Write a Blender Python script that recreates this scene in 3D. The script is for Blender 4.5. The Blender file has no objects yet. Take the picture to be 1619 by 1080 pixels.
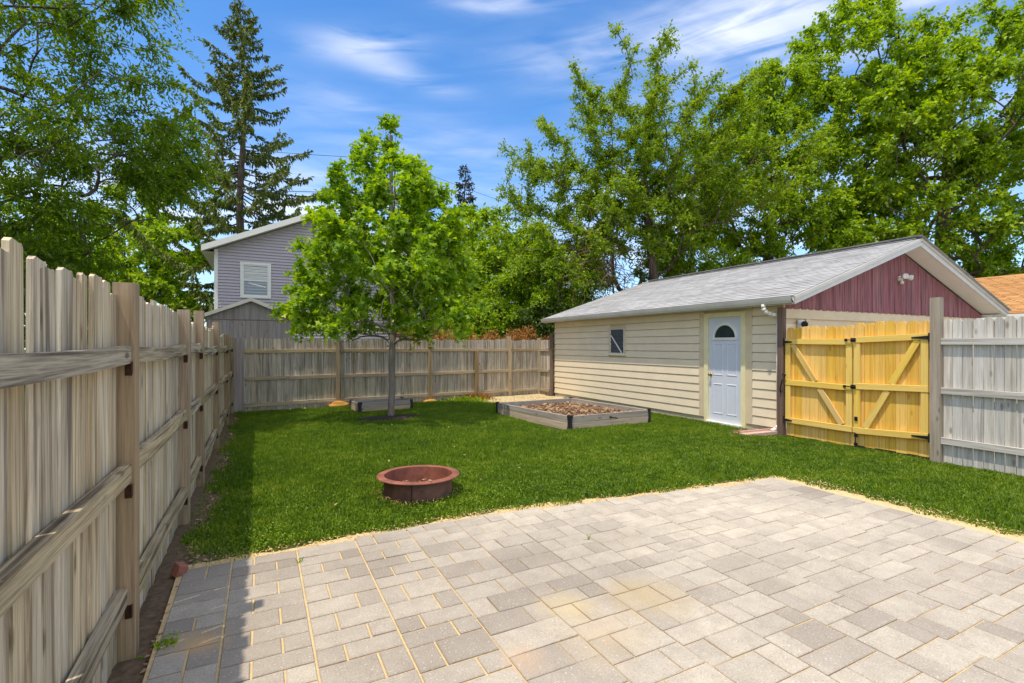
import bpy, math, random
import numpy as np
from mathutils import Vector, Matrix, Euler
random.seed(7); RNG = np.random.default_rng(11)
R = math.radians
sc = bpy.context.scene
COL = sc.collection

# ------------------------------------------------------------------ camera, sky, sun, exposure
cam_d = bpy.data.cameras.new('camera'); cam = bpy.data.objects.new('camera', cam_d); COL.objects.link(cam)
cam.location = (0, 0, 1.55); cam.rotation_euler = (R(90), 0, R(-27))
cam_d.sensor_width = 36; cam_d.lens = 17.344; cam_d.shift_y = 0.0037
cam_d.clip_start = 0.05; cam_d.clip_end = 600
sc.camera = cam
CAM = Vector((0, 0, 1.55))

SUN_EL, SUN_AZ = 71.8, 250.5                     # azimuth clockwise from +Y
SKY_STRENGTH, SUN_STRENGTH, EXPOSURE = 0.15, 2.75, 0.68
world = bpy.data.worlds.new('World'); sc.world = world; world.use_nodes = True
sun_d = bpy.data.lights.new('sun', 'SUN'); sun = bpy.data.objects.new('sun', sun_d); COL.objects.link(sun)
sun_d.energy = SUN_STRENGTH; sun_d.angle = R(0.8); sun_d.color = (1.0, 0.90, 0.76)
sd = Vector((math.sin(R(SUN_AZ))*math.cos(R(SUN_EL)), math.cos(R(SUN_AZ))*math.cos(R(SUN_EL)), math.sin(R(SUN_EL))))
sun.rotation_euler = sd.to_track_quat('Z', 'Y').to_euler(); sun.location = sd*60
vs = sc.view_settings; vs.view_transform = 'Standard'; vs.look = 'None'; vs.gamma = 1; vs.exposure = EXPOSURE; vs.use_curve_mapping = False

class NT:
    """small helper around a node tree"""
    def __init__(s, t): s.t = t; t.nodes.clear()
    def n(s, typ, **kw):
        nd = s.t.nodes.new(typ)
        for k, v in kw.items():
            if k.startswith('i_'): nd.inputs[k[2:].replace('_', ' ')].default_value = v
            else: setattr(nd, k, v)
        return nd
    def l(s, a, b): s.t.links.new(a, b)
    def math(s, op, a, b=None, c=None, clamp=False):
        nd = s.t.nodes.new('ShaderNodeMath'); nd.operation = op; nd.use_clamp = clamp
        for i, v in enumerate((a, b, c)):
            if v is None: continue
            if isinstance(v, (int, float)): nd.inputs[i].default_value = v
            else: s.l(v, nd.inputs[i])
        return nd.outputs[0]
    def mix(s, f, a, b, mode='MIX'):
        nd = s.t.nodes.new('ShaderNodeMix'); nd.data_type = 'RGBA'; nd.blend_type = mode
        for i, v in ((0, f), (6, a), (7, b)):
            if isinstance(v, (int, float)): nd.inputs[i].default_value = v
            elif isinstance(v, tuple): nd.inputs[i].default_value = v if len(v) == 4 else v + (1,)
            else: s.l(v, nd.inputs[i])
        return nd.outputs[2]
    def noise(s, vec, scale, detail=4, rough=.55, dist=0):
        nd = s.n('ShaderNodeTexNoise'); nd.inputs['Scale'].default_value = scale; nd.inputs['Detail'].default_value = detail
        nd.inputs['Roughness'].default_value = rough; nd.inputs['Distortion'].default_value = dist
        if vec is not None: s.l(vec, nd.inputs['Vector'])
        return nd.outputs['Fac']
    def ramp(s, f, stops):
        nd = s.n('ShaderNodeValToRGB'); cr = nd.color_ramp
        while len(cr.elements) < len(stops): cr.elements.new(.5)
        for e, (p, c) in zip(cr.elements, stops):
            e.position = p; e.color = (c, c, c, 1) if isinstance(c, (int, float)) else tuple(c) + (1,)
        s.l(f, nd.inputs[0]); return nd.outputs[0]
    def scale(s, vec, xyz, loc=(0, 0, 0)):
        nd = s.n('ShaderNodeMapping'); nd.inputs['Scale'].default_value = xyz; nd.inputs['Location'].default_value = loc
        s.l(vec, nd.inputs['Vector']); return nd.outputs[0]

# sky with thin cirrus, plus cloud added out of view as fill light
w = NT(world.node_tree)
sky = w.n('ShaderNodeTexSky', sky_type='NISHITA', sun_disc=False, sun_elevation=R(SUN_EL), sun_rotation=R(SUN_AZ), altitude=200, air_density=1.0, dust_density=0.2, ozone_density=6.0)
hs = w.n('ShaderNodeHueSaturation'); hs.inputs['Saturation'].default_value = 1.2; hs.inputs['Value'].default_value = 1.0
w.l(sky.outputs[0], hs.inputs['Color'])
tc = w.n('ShaderNodeTexCoord'); sep = w.n('ShaderNodeSeparateXYZ'); w.l(tc.outputs['Generated'], sep.inputs[0])
el = w.math('ARCSINE', sep.outputs[2]); az = w.math('ARCTAN2', sep.outputs[0], sep.outputs[1])
zz = w.math('ADD', w.math('MAXIMUM', sep.outputs[2], 0.0), 0.12)
cb = w.n('ShaderNodeCombineXYZ'); w.l(w.math('DIVIDE', sep.outputs[0], zz), cb.inputs[0]); w.l(w.math('DIVIDE', sep.outputs[1], zz), cb.inputs[1])
warp = w.scale(cb.outputs[0], (1.0, 2.6, 1))
n1 = w.noise(warp, 1.3, 9, .62, .6); n2 = w.noise(w.scale(cb.outputs[0], (.5, .9, 1), (3, 1, 0)), 1.0, 6, .55, .3)
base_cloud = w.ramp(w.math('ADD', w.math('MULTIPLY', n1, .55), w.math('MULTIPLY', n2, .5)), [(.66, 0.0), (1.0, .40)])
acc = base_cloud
ae = w.n('ShaderNodeCombineXYZ'); w.l(w.math('MULTIPLY', az, 7.0), ae.inputs[0]); w.l(w.math('ADD', w.math('MULTIPLY', el, 46.0), w.math('MULTIPLY', az, -3.0)), ae.inputs[1])
wisp = w.ramp(w.math('ADD', w.math('MULTIPLY', w.noise(ae.outputs[0], .7, 4, .5, .6), .75), w.math('MULTIPLY', w.noise(warp, 2.2, 5, .5, .5), .3)), [(.36, .02), (.62, 1.0)])
for a, e, ra, re, tilt, amp in [(10.6, 30.3, 4.6, 1.1, .10, .62), (15.6, 28.0, 4.2, .8, -.12, .5), (45, 30.6, 12, 1.8, .04, .72), (25.5, 35.0, 5, .9, 0, .8),
                                (20.5, 21.6, 12, 1.8, -.16, .36), (8, 24.5, 8, 1.2, -.15, .16), (60, 29.5, 14, 3.5, .1, .9), (-14, 12.8, 9, 3.6, 0, .9), (4, 15, 10, 3.4, 0, .8), (48, 13, 20, 4, 0, .8), (-40, 25, 14, 3, .1, .6), (95, 22, 20, 4, .1, .6)]:
    da = w.math('SUBTRACT', az, R(a)); de = w.math('SUBTRACT', w.math('SUBTRACT', el, R(e)), w.math('MULTIPLY', da, tilt))
    q = w.math('ADD', w.math('POWER', w.math('ABSOLUTE', w.math('DIVIDE', da, R(ra))), 2), w.math('POWER', w.math('ABSOLUTE', w.math('DIVIDE', de, R(re))), 2))
    g = w.math('MULTIPLY', w.math('MULTIPLY', w.math('EXPONENT', w.math('MULTIPLY', q, -.6)), amp), wisp)
    acc = w.math('ADD', acc, g)
streak = w.ramp(w.noise(w.scale(cb.outputs[0], (1.2, 4.0, 1), (0, 2, 0)), 1.0, 5, .5, .5), [(.22, .12), (.72, 1.0)])
cov = w.math('MULTIPLY', acc, streak)
haze_f = w.math('EXPONENT', w.math('MULTIPLY', w.math('MAXIMUM', el, 0.0), -5.5))
cov = w.math('ADD', cov, w.math('MULTIPLY', haze_f, .25), clamp=True)
mr = lambda v, a, b: w.math('MULTIPLY', w.math('SUBTRACT', v, a), 1/(b-a), clamp=True)
fill_cloud = w.math('MAXIMUM', mr(el, R(37), R(56)), mr(w.math('ABSOLUTE', w.math('SUBTRACT', az, R(27))), R(62), R(105)))  # unseen cloud cover overhead and behind the camera, added to brighten the shade neutrally
fill_cloud = w.math('MULTIPLY', fill_cloud, w.ramp(w.math('ADD', w.math('MULTIPLY', n1, .6), w.math('MULTIPLY', n2, .4)), [(.32, .30), (.62, .95)]))
cov = w.math('MAXIMUM', cov, fill_cloud)
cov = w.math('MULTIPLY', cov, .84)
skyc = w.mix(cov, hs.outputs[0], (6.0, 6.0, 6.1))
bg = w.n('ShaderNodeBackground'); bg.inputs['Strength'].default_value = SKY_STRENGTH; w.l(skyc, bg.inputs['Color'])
out = w.n('ShaderNodeOutputWorld'); w.l(bg.outputs[0], out.inputs['Surface'])

# ------------------------------------------------------------------ materials
def srgb(r, g, b):
    f = lambda v: (v/255/12.92) if v/255 <= .04045 else ((v/255+.055)/1.055)**2.4
    return (f(r), f(g), f(b))
def new_mat(name):
    m = bpy.data.materials.new(name); m.use_nodes = True
    t = NT(m.node_tree); o = t.n('ShaderNodeOutputMaterial'); p = t.n('ShaderNodeBsdfPrincipled'); t.l(p.outputs[0], o.inputs[0])
    return m, t, p, o
def bump(t, p, h, strength=.3, dist=.01):
    b = t.n('ShaderNodeBump'); b.inputs['Strength'].default_value = strength; b.inputs['Distance'].default_value = dist
    t.l(h, b.inputs['Height']); t.l(b.outputs[0], p.inputs['Normal'])
def plain(name, c, rough=.6, metal=0, vary=.12, sc_=6.0, bmp=.1, c2=None):
    m, t, p, o = new_mat(name)
    tc = t.n('ShaderNodeNewGeometry').outputs['Position']
    n = t.noise(tc, sc_, 6, .6)
    c2 = c2 or tuple(v*(1-vary*2) for v in c)
    t.l(t.mix(t.ramp(n, [(.3, 0.), (.7, 1.)]), c2, c), p.inputs['Base Color'])
    p.inputs['Roughness'].default_value = rough; p.inputs['Metallic'].default_value = metal
    if bmp: bump(t, p, t.noise(tc, 90, 3), bmp, .004)
    return m
def wood(name, c1, c2, dark, algae=0., streak=.5, grain=1., vary=.22, satv=.4):
    """long axis of the piece is its local Z"""
    m, t, p, o = new_mat(name)
    tc = t.n('ShaderNodeTexCoord').outputs['Object']; oi = t.n('ShaderNodeObjectInfo')
    off = t.n('ShaderNodeVectorMath', operation='SCALE'); off.inputs[0].default_value = (37, 23, 51); t.l(oi.outputs['Random'], off.inputs['Scale'])
    ad = t.n('ShaderNodeVectorMath', operation='ADD'); t.l(tc, ad.inputs[0]); t.l(off.outputs[0], ad.inputs[1]); v = ad.outputs[0]
    n1 = t.noise(t.scale(v, (22, 22, 1.1)), 1.0, 5, .6, .6)
    n2 = t.noise(t.scale(v, (110, 110, 3.0)), 1.0, 4, .6, .3)
    n3 = t.noise(v, 2.3, 4, .6)
    base = t.mix(t.ramp(n1, [(.3, 0.), (.7, 1.)]), c1, c2)
    base = t.mix(t.math('MULTIPLY', t.ramp(n2, [(.44, 0.), (.62, 1.)]), .5*streak), base, dark)
    base = t.mix(t.math('MULTIPLY', t.ramp(t.noise(t.scale(v, (30, 30, .8), (5, 5, 5)), 1.0, 6, .65, .4), [(.48, 0.), (.64, 1.)]), streak), base, dark)
    # knots
    vo = t.n('ShaderNodeTexVoronoi'); vo.inputs['Scale'].default_value = 1.0; t.l(t.scale(v, (7, 7, 2.6)), vo.inputs['Vector'])
    base = t.mix(t.math('MULTIPLY', t.ramp(vo.outputs['Distance'], [(.07, 1.), (.15, 0.)]), .7*grain), base, dark)
    # per board tone
    tone = t.math('ADD', t.math('MULTIPLY', oi.outputs['Random'], vary), 1 - vary*.55)
    hsv = t.n('ShaderNodeHueSaturation'); t.l(base, hsv.inputs['Color']); t.l(tone, hsv.inputs['Value'])
    t.l(t.math('ADD', t.math('MULTIPLY', t.math('FRACT', t.math('MULTIPLY', oi.outputs['Random'], 7.3)), satv), 1-satv/2), hsv.inputs['Saturation'])
    base = hsv.outputs[0]
    if algae:
        pos = t.n('ShaderNodeSeparateXYZ'); gp = t.n('ShaderNodeNewGeometry').outputs['Position']; t.l(gp, pos.inputs[0])
        k = t.math('SUBTRACT', 1.15, t.math('MULTIPLY', pos.outputs[2], .9))
        k = t.math('MULTIPLY', t.math('MULTIPLY', k, t.ramp(t.noise(t.scale(gp, (6, 6, 1.6)), 1.0, 5), [(.38, 0.), (.68, 1.)])), algae, clamp=True)
        base = t.mix(k, base, (.150, .135, .035))
    t.l(base, p.inputs['Base Color']); p.inputs['Roughness'].default_value = .85; p.inputs['Specular IOR Level'].default_value = .25
    bump(t, p, t.math('ADD', n2, t.math('MULTIPLY', n1, .6)), .45*grain, .004)
    return m
M = {}
M['fence'] = wood('weathered_fence_wood', srgb(236, 220, 190), srgb(202, 184, 156), srgb(106, 84, 64), algae=.5, streak=.75, vary=.38)
M['fence_rail'] = wood('weathered_rail_wood', srgb(210, 194, 160), srgb(174, 158, 134), srgb(78, 66, 58), algae=.35, streak=.9)
M['fence_post'] = wood('weathered_post_wood', srgb(188, 162, 126), srgb(152, 130, 102), srgb(88, 70, 54), algae=.5, streak=.5)
M['back'] = wood('old_back_fence_wood', srgb(224, 212, 192), srgb(184, 172, 156), srgb(100, 88, 78), algae=.38, streak=.75, vary=.3)
M['back_rail'] = wood('old_back_rail_wood', srgb(206, 188, 158), srgb(172, 154, 130), srgb(108, 92, 76), algae=.15, streak=.5)
M['grey'] = wood('grey_fence_wood', srgb(220, 214, 202), srgb(190, 185, 176), srgb(124, 116, 106), streak=.55, vary=.2)
M['greypost'] = wood('grey_post_wood', srgb(180, 168, 150), srgb(156, 142, 122), srgb(112, 96, 78), streak=.4)
M['brownpost'] = wood('brown_post_wood', srgb(140, 118, 106), srgb(118, 98, 92), srgb(92, 66, 42), streak=.7)
M['yellow'] = wood('new_yellow_pine', srgb(244, 202, 100), srgb(236, 186, 82), srgb(200, 140, 56), streak=.6, vary=.22, satv=.16)
M['yellowrail'] = wood('new_yellow_pine_rail', srgb(242, 210, 112), srgb(234, 196, 96), srgb(200, 152, 66), streak=.3, vary=.1, satv=.1)
M['brace'] = wood('pale_pine_brace', srgb(232, 200, 128), srgb(216, 180, 104), srgb(180, 138, 70), streak=.3, vary=.08, satv=.1)
M['maroon'] = wood('faded_maroon_boards', srgb(172, 116, 118), srgb(148, 98, 100), srgb(82, 56, 62), streak=.95, grain=.3, vary=.14, satv=.12)
M['bed'] = wood('bed_timber', srgb(186, 176, 162), srgb(160, 150, 140), srgb(96, 86, 80), streak=.4, vary=.12)
M['bed_low'] = wood('bed_lower_timber', srgb(206, 186, 156), srgb(180, 160, 136), srgb(108, 92, 76), streak=.4, vary=.12)
M['shed'] = wood('shed_boards', srgb(188, 176, 172), srgb(164, 152, 150), srgb(120, 106, 100), streak=.5, vary=.1)
M['beige'] = plain('beige_siding_paint', srgb(238, 221, 190), .55, vary=.05, sc_=3, bmp=.08)
M['beige_trim'] = plain('beige_trim_paint', srgb(222, 203, 168), .55, vary=.06, sc_=5)
M['cream'] = plain('cream_trim_paint', srgb(240, 228, 180), .5, vary=.06, sc_=8, bmp=.05)
M['white'] = plain('white_paint', srgb(236, 232, 222), .5, vary=.04, sc_=4, bmp=.03)
M['offwhite'] = plain('gutter_white', srgb(214, 210, 200), .45, vary=.1, sc_=2.5, bmp=.03)
M['door'] = plain('pale_blue_door_paint', srgb(214, 218, 228), .42, vary=.045, sc_=2.2, bmp=.04)
M['brass'] = plain('brass', srgb(190, 150, 70), .3, 1, .1)
M['black'] = plain('black_metal', (.018, .018, .02), .45, .3, .2)
M['blackplastic'] = plain('black_plastic_corner', (.022, .022, .024), .6, 0, .2, bmp=.2)
M['bracket'] = plain('rusty_bracket', srgb(96, 66, 52), .6, .6, .3, 60)
M['galv'] = plain('galvanised_metal', srgb(140, 140, 138), .45, .8, .1, 30)
M['concrete'] = plain('foundation_concrete', srgb(206, 190, 160), .9, vary=.15, sc_=7, bmp=.3)
M['pink'] = plain('pinkish_splash_concrete', srgb(206, 172, 156), .85, vary=.1, sc_=12, bmp=.2)
M['driveway'] = plain('driveway_concrete', srgb(170, 164, 155), .9, vary=.1, sc_=2)
M['garagedoor'] = plain('dark_maroon_door', srgb(84, 48, 50), .5, vary=.1)
M['vinyl'] = plain('grey_vinyl_siding', srgb(180, 171, 175), .5, vary=.03, sc_=1.5, bmp=0)
M['roofwhite'] = plain('roof_edge_white', srgb(216, 214, 208), .5, vary=.05)
M['foam'] = plain('orange_foam', srgb(206, 150, 66), .8, vary=.2, sc_=20, bmp=.4)
M['brick'] = plain('red_brick', srgb(170, 110, 90), .9, vary=.2, sc_=30, bmp=.3)
M['wire'] = plain('cable_black', (.03, .03, .035), .5)
M['polewood'] = plain('pole_wood', srgb(110, 100, 92), .9, vary=.2, sc_=3)
M['glasswhite'] = plain('lamp_white_plastic', srgb(222, 220, 206), .35, vary=.03)

def shingle_mat(name, c1, c2, c3):
    m, t, p, o = new_mat(name)
    pos = t.n('ShaderNodeNewGeometry').outputs['Position']; oi = t.n('ShaderNodeObjectInfo'); at = t.n('ShaderNodeAttribute', attribute_name='rnd')
    r = t.math('FRACT', t.math('ADD', oi.outputs['Random'], at.outputs['Fac']))
    col = t.mix(t.ramp(r, [(.1, 0.), (.9, 1.)]), c1, c2)
    col = t.mix(t.math('MULTIPLY', t.ramp(t.noise(pos, 1.1, 6, .65), [(.42, 0.), (.72, 1.)]), .5), col, c3)
    col = t.mix(t.math('MULTIPLY', t.noise(pos, 160, 2), .35), col, c3)
    t.l(col, p.inputs['Base Color']); p.inputs['Roughness'].default_value = .9
    bump(t, p, t.noise(pos, 220, 2), .4, .003)
    return m
M['shingle'] = shingle_mat('grey_shingles', srgb(186, 185, 184), srgb(168, 167, 166), srgb(130, 129, 128))
M['shingle_orange'] = shingle_mat('orange_shingles', srgb(206, 156, 96), srgb(180, 128, 74), srgb(132, 94, 58))

def paver_mat():
    m, t, p, o = new_mat('concrete_paver')
    pos = t.n('ShaderNodeNewGeometry').outputs['Position']; oi = t.n('ShaderNodeObjectInfo'); at = t.n('ShaderNodeAttribute', attribute_name='rnd')
    r = t.math('FRACT', t.math('ADD', oi.outputs['Random'], at.outputs['Fac']))
    big = t.noise(pos, .55, 3, .5, .3)
    px = t.n('ShaderNodeSeparateXYZ'); t.l(pos, px.inputs[0])
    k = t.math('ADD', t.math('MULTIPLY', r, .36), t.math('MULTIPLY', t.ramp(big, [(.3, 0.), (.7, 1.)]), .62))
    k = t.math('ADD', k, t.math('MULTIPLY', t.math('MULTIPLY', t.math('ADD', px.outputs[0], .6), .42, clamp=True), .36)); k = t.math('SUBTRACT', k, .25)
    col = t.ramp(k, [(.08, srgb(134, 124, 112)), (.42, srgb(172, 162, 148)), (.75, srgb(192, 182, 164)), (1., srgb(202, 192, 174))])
    col = t.mix(t.math('MULTIPLY', t.ramp(t.noise(pos, 7, 8, .75), [(.4, 0.), (.7, 1.)]), .5), col, srgb(140, 129, 116))
    col = t.mix(t.math('MULTIPLY', t.ramp(t.noise(pos, 130, 2, .6), [(.52, 0.), (.66, 1.)]), .4), col, srgb(108, 102, 98))
    col = t.mix(t.math('MULTIPLY', t.ramp(t.noise(pos, 95, 2, .5), [(.64, 0.), (.70, 1.)]), .5), col, srgb(226, 220, 208))
    # sand and rust stains with a shape of their own
    ns = t.noise(pos, 2.2, 6, .65, .5)
    for (x, y, rr, c, amp) in [(1.60, 2.10, .30, srgb(200, 176, 134), .35), (1.15, 2.12, .14, srgb(206, 170, 132), .4), (2.1, 2.35, .3, srgb(176, 154, 108), .5), (1.62, 2.42, .2, srgb(196, 176, 130), .5), (2.6, 3.1, .3, srgb(150, 138, 122), .35), (-.28, 3.0, .16, srgb(214, 172, 110), .5)]:
        d = t.n('ShaderNodeVectorMath', operation='DISTANCE'); t.l(pos, d.inputs[0]); d.inputs[1].default_value = (x, y, .02)
        f = t.math('ADD', t.math('DIVIDE', d.outputs['Value'], rr), t.math('MULTIPLY', ns, 1.6))
        col = t.mix(t.math('MULTIPLY', t.ramp(t.math('MULTIPLY', f, .5), [(.5, 1.), (.95, 0.)]), amp), col, c)
    t.l(col, p.inputs['Base Color']); p.inputs['Roughness'].default_value = .9; p.inputs['Specular IOR Level'].default_value = .3
    bump(t, p, t.math('ADD', t.noise(pos, 120, 3), t.math('MULTIPLY', t.noise(pos, 12, 4), .6)), .45, .004)
    return m
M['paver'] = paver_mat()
M['sand'] = plain('joint_sand', srgb(216, 188, 138), .95, vary=.12, sc_=30, bmp=.5)
def soil_mat():
    m, t, p, o = new_mat('lawn_soil')
    pos = t.n('ShaderNodeNewGeometry').outputs['Position']
    a = t.ramp(t.noise(pos, 3.0, 7, .65), [(.35, (.055, .085, .012)), (.6, (.09, .115, .018)), (.8, (.13, .11, .05))])
    col = t.mix(t.ramp(t.noise(pos, 60, 3), [(.4, 0.), (.7, 1.)]), a, (.05, .042, .024))
    t.l(col, p.inputs['Base Color']); p.inputs['Roughness'].default_value = 1; p.inputs['Specular IOR Level'].default_value = .1
    bump(t, p, t.noise(pos, 45, 5, .7), .8, .03); return m
M['ground'] = soil_mat()
M['mulch'] = plain('dark_mulch', (.07, .045, .03), 1, vary=.35, sc_=40, bmp=.9)
M['dirt'] = plain('bare_dirt', srgb(122, 100, 76), 1, vary=.3, sc_=22, bmp=.9)
M['gravel'] = plain('sandy_gravel', srgb(206, 188, 146), 1, vary=.18, sc_=25, bmp=.8)
M['debris'] = plain('dry_debris_soil', srgb(128, 104, 84), 1, vary=.3, sc_=18, bmp=.9)
def rust_mat():
    m, t, p, o = new_mat('rusted_steel')
    pos = t.n('ShaderNodeNewGeometry').outputs['Position']
    col = t.ramp(t.noise(pos, 6, 8, .7), [(.3, srgb(112, 70, 56)), (.5, srgb(150, 90, 72)), (.68, srgb(178, 112, 88)), (.85, srgb(120, 92, 90))])
    col = t.mix(t.math('MULTIPLY', t.noise(pos, 90, 3), .3), col, srgb(70, 44, 38))
    t.l(col, p.inputs['Base Color']); p.inputs['Roughness'].default_value = .7; p.inputs['Metallic'].default_value = .15
    bump(t, p, t.noise(pos, 150, 3), .35, .003); return m
M['rust'] = rust_mat()
M['rust_body'] = plain('browned_steel_wall', srgb(128, 88, 70), .75, .1, .25, 9, .3, srgb(84, 62, 54))
def glass_mat(name, c):
    m, t, p, o = new_mat(name); p.inputs['Base Color'].default_value = c + (1,); p.inputs['Roughness'].default_value = .06
    p.inputs['Specular IOR Level'].default_value = .9; return m
M['glass'] = glass_mat('dark_window_glass', (.03, .04, .05))
M['paneglass'] = glass_mat('house_window_glass', (.16, .20, .22))
M['slat'] = plain('window_louvre', srgb(70, 84, 100), .4, vary=.1)
def leaf_mat(name, stops, trans=.42, rough=.45, gloss=.022):
    m, t, p, o = new_mat(name)
    at = t.n('ShaderNodeAttribute', attribute_name='rnd'); pos = t.n('ShaderNodeNewGeometry').outputs['Position']
    k = t.math('ADD', t.math('MULTIPLY', at.outputs['Fac'], .75), t.math('MULTIPLY', t.noise(pos, .9, 3), .25))
    col = t.ramp(k, stops)
    d = t.n('ShaderNodeBsdfDiffuse'); t.l(col, d.inputs['Color'])
    hv = t.n('ShaderNodeHueSaturation'); hv.inputs['Value'].default_value = 1.7; hv.inputs['Saturation'].default_value = 1.08; hv.inputs['Hue'].default_value = .49; t.l(col, hv.inputs['Color'])
    tr = t.n('ShaderNodeBsdfTranslucent'); t.l(hv.outputs[0], tr.inputs['Color'])
    mx = t.n('ShaderNodeMixShader'); mx.inputs[0].default_value = trans; t.l(d.outputs[0], mx.inputs[1]); t.l(tr.outputs[0], mx.inputs[2])
    g = t.n('ShaderNodeBsdfGlossy'); g.inputs['Roughness'].default_value = rough; g.inputs['Color'].default_value = (1, 1, 1, 1)
    m2 = t.n('ShaderNodeMixShader'); m2.inputs[0].default_value = gloss; t.l(mx.outputs[0], m2.inputs[1]); t.l(g.outputs[0], m2.inputs[2])
    t.l(m2.outputs[0], o.inputs[0]); t.t.nodes.remove(p)
    return m
M['leaf_maple'] = leaf_mat('maple_leaves', [(.0, (0.105, 0.215, 0.013)), (.45, (0.209, 0.354, 0.015)), (.75, (0.348, 0.481, 0.025)), (.9, (0.529, 0.557, 0.051)), (1, (0.600, 0.481, 0.089))])
M['leaf_locust'] = leaf_mat('locust_leaves', [(0, (0.068, 0.136, 0.008)), (.6, (0.141, 0.232, 0.012)), (1, (0.248, 0.333, 0.020))], .5)
M['leaf_elm'] = leaf_mat('elm_leaves', [(0, (0.090, 0.168, 0.011)), (.5, (0.193, 0.295, 0.017)), (.85, (0.316, 0.407, 0.028)), (1, (0.413, 0.365, 0.042))], .4)
M['leaf_right'] = leaf_mat('bright_tree_leaves', [(0, (0.110, 0.203, 0.011)), (.5, (0.226, 0.357, 0.016)), (.85, (0.379, 0.500, 0.024)), (1, (0.496, 0.553, 0.040))], .4)
M['leaf_bush'] = leaf_mat('bush_leaves', [(0, (0.112, 0.211, 0.011)), (.5, (0.251, 0.383, 0.019)), (1, (0.449, 0.541, 0.026))], .4)
M['leaf_dark'] = leaf_mat('dark_shrub_leaves', [(0, (.035, .070, .008)), (1, (.09, .14, .014))], .3)
M['leaf_dry'] = leaf_mat('dry_orange_foliage', [(0, (0.200, 0.088, 0.025)), (.5, (0.375, 0.175, 0.044)), (1, (0.500, 0.300, 0.088))], .3)
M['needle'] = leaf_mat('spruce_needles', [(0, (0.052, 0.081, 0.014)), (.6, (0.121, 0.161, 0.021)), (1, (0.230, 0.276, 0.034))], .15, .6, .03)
M['needle_dark'] = leaf_mat('dark_conifer_needles', [(0, (.020, .032, .014)), (1, (.05, .06, .025))], .1, .6, .03)
M['twig_dead'] = plain('dead_twigs', srgb(128, 100, 76), .9, vary=.2)
def bark_mat(name, a, b):
    m, t, p, o = new_mat(name); pos = t.n('ShaderNodeNewGeometry').outputs['Position']
    n = t.noise(t.scale(pos, (14, 14, 3)), 1, 6, .7, .4)
    t.l(t.ramp(n, [(.3, a), (.7, b)]), p.inputs['Base Color']); p.inputs['Roughness'].default_value = .95
    bump(t, p, n, .7, .02); return m
M['bark'] = bark_mat('grey_brown_bark', srgb(66, 54, 44), srgb(112, 98, 84))
M['bark_maple'] = bark_mat('smooth_grey_bark', srgb(112, 100, 90), srgb(156, 144, 134))
def grass_mat():
    m, t, p, o = new_mat('lawn_grass')
    at = t.n('ShaderNodeAttribute', attribute_name='rnd'); pos = t.n('ShaderNodeNewGeometry').outputs['Position']
    big = t.ramp(t.noise(pos, .8, 4, .6, .4), [(.32, 0.), (.68, 1.)]); mid = t.ramp(t.noise(pos, 5.5, 5, .65, .3), [(.34, 0.), (.66, 1.)])
    k = t.math('ADD', t.math('MULTIPLY', at.outputs['Fac'], .40), t.math('ADD', t.math('MULTIPLY', big, .28), t.math('MULTIPLY', mid, .34)))
    col = t.ramp(k, [(.12, (.055, .120, .006)), (.45, (.125, .220, .008)), (.72, (.215, .310, .010)), (.97, (.38, .38, .06))])
    d = t.n('ShaderNodeBsdfDiffuse'); t.l(col, d.inputs['Color'])
    hv = t.n('ShaderNodeHueSaturation'); hv.inputs['Value'].default_value = 1.5; t.l(col, hv.inputs['Color'])
    tr = t.n('ShaderNodeBsdfTranslucent'); t.l(hv.outputs[0], tr.inputs['Color'])
    mx = t.n('ShaderNodeMixShader'); mx.inputs[0].default_value = .35; t.l(d.outputs[0], mx.inputs[1]); t.l(tr.outputs[0], mx.inputs[2])
    g = t.n('ShaderNodeBsdfGlossy'); g.inputs['Roughness'].default_value = .5
    m2 = t.n('ShaderNodeMixShader'); m2.inputs[0].default_value = .03; t.l(mx.outputs[0], m2.inputs[1]); t.l(g.outputs[0], m2.inputs[2])
    t.l(m2.outputs[0], o.inputs[0]); t.t.nodes.remove(p)
    return m
M['grass'] = grass_mat()

# ------------------------------------------------------------------ object helpers
def tag(o, label=None, cat=None, group=None, kind=None):
    if label: o['label'] = label
    if cat: o['category'] = cat
    if group: o['group'] = group
    if kind: o['kind'] = kind
    return o
def thing(name, loc, label, cat, group=None):
    o = bpy.data.objects.new(name, None); COL.objects.link(o); o.location = loc; o.empty_display_size = .2
    return tag(o, label, cat, group)
def wl(o):     # world location of a root or of a part under an unrotated root
    return Vector(o.location) + (wl(o.parent) if o.parent else Vector((0, 0, 0)))
def put(o, parent, M4):
    if parent is not None:
        o.parent = parent
        M4 = Matrix.Translation(-wl(parent)) @ M4
    o.matrix_local = M4
    return o
def link(name, me, mat=None, parent=None, M4=Matrix.Identity(4)):
    o = bpy.data.objects.new(name, me); COL.objects.link(o)
    if mat is not None and len(me.materials) == 0: me.materials.append(mat)
    return put(o, parent, M4)
def pymesh(name, V, F):
    me = bpy.data.meshes.new(name); me.from_pydata([tuple(v) for v in V], [], F); me.update(); return me
def box_vf(x0, x1, y0, y1, z0, z1):
    V = [(x0, y0, z0), (x1, y0, z0), (x1, y1, z0), (x0, y1, z0), (x0, y0, z1), (x1, y0, z1), (x1, y1, z1), (x0, y1, z1)]
    return V, [(0, 3, 2, 1), (4, 5, 6, 7), (0, 1, 5, 4), (1, 2, 6, 5), (2, 3, 7, 6), (3, 0, 4, 7)]
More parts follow.
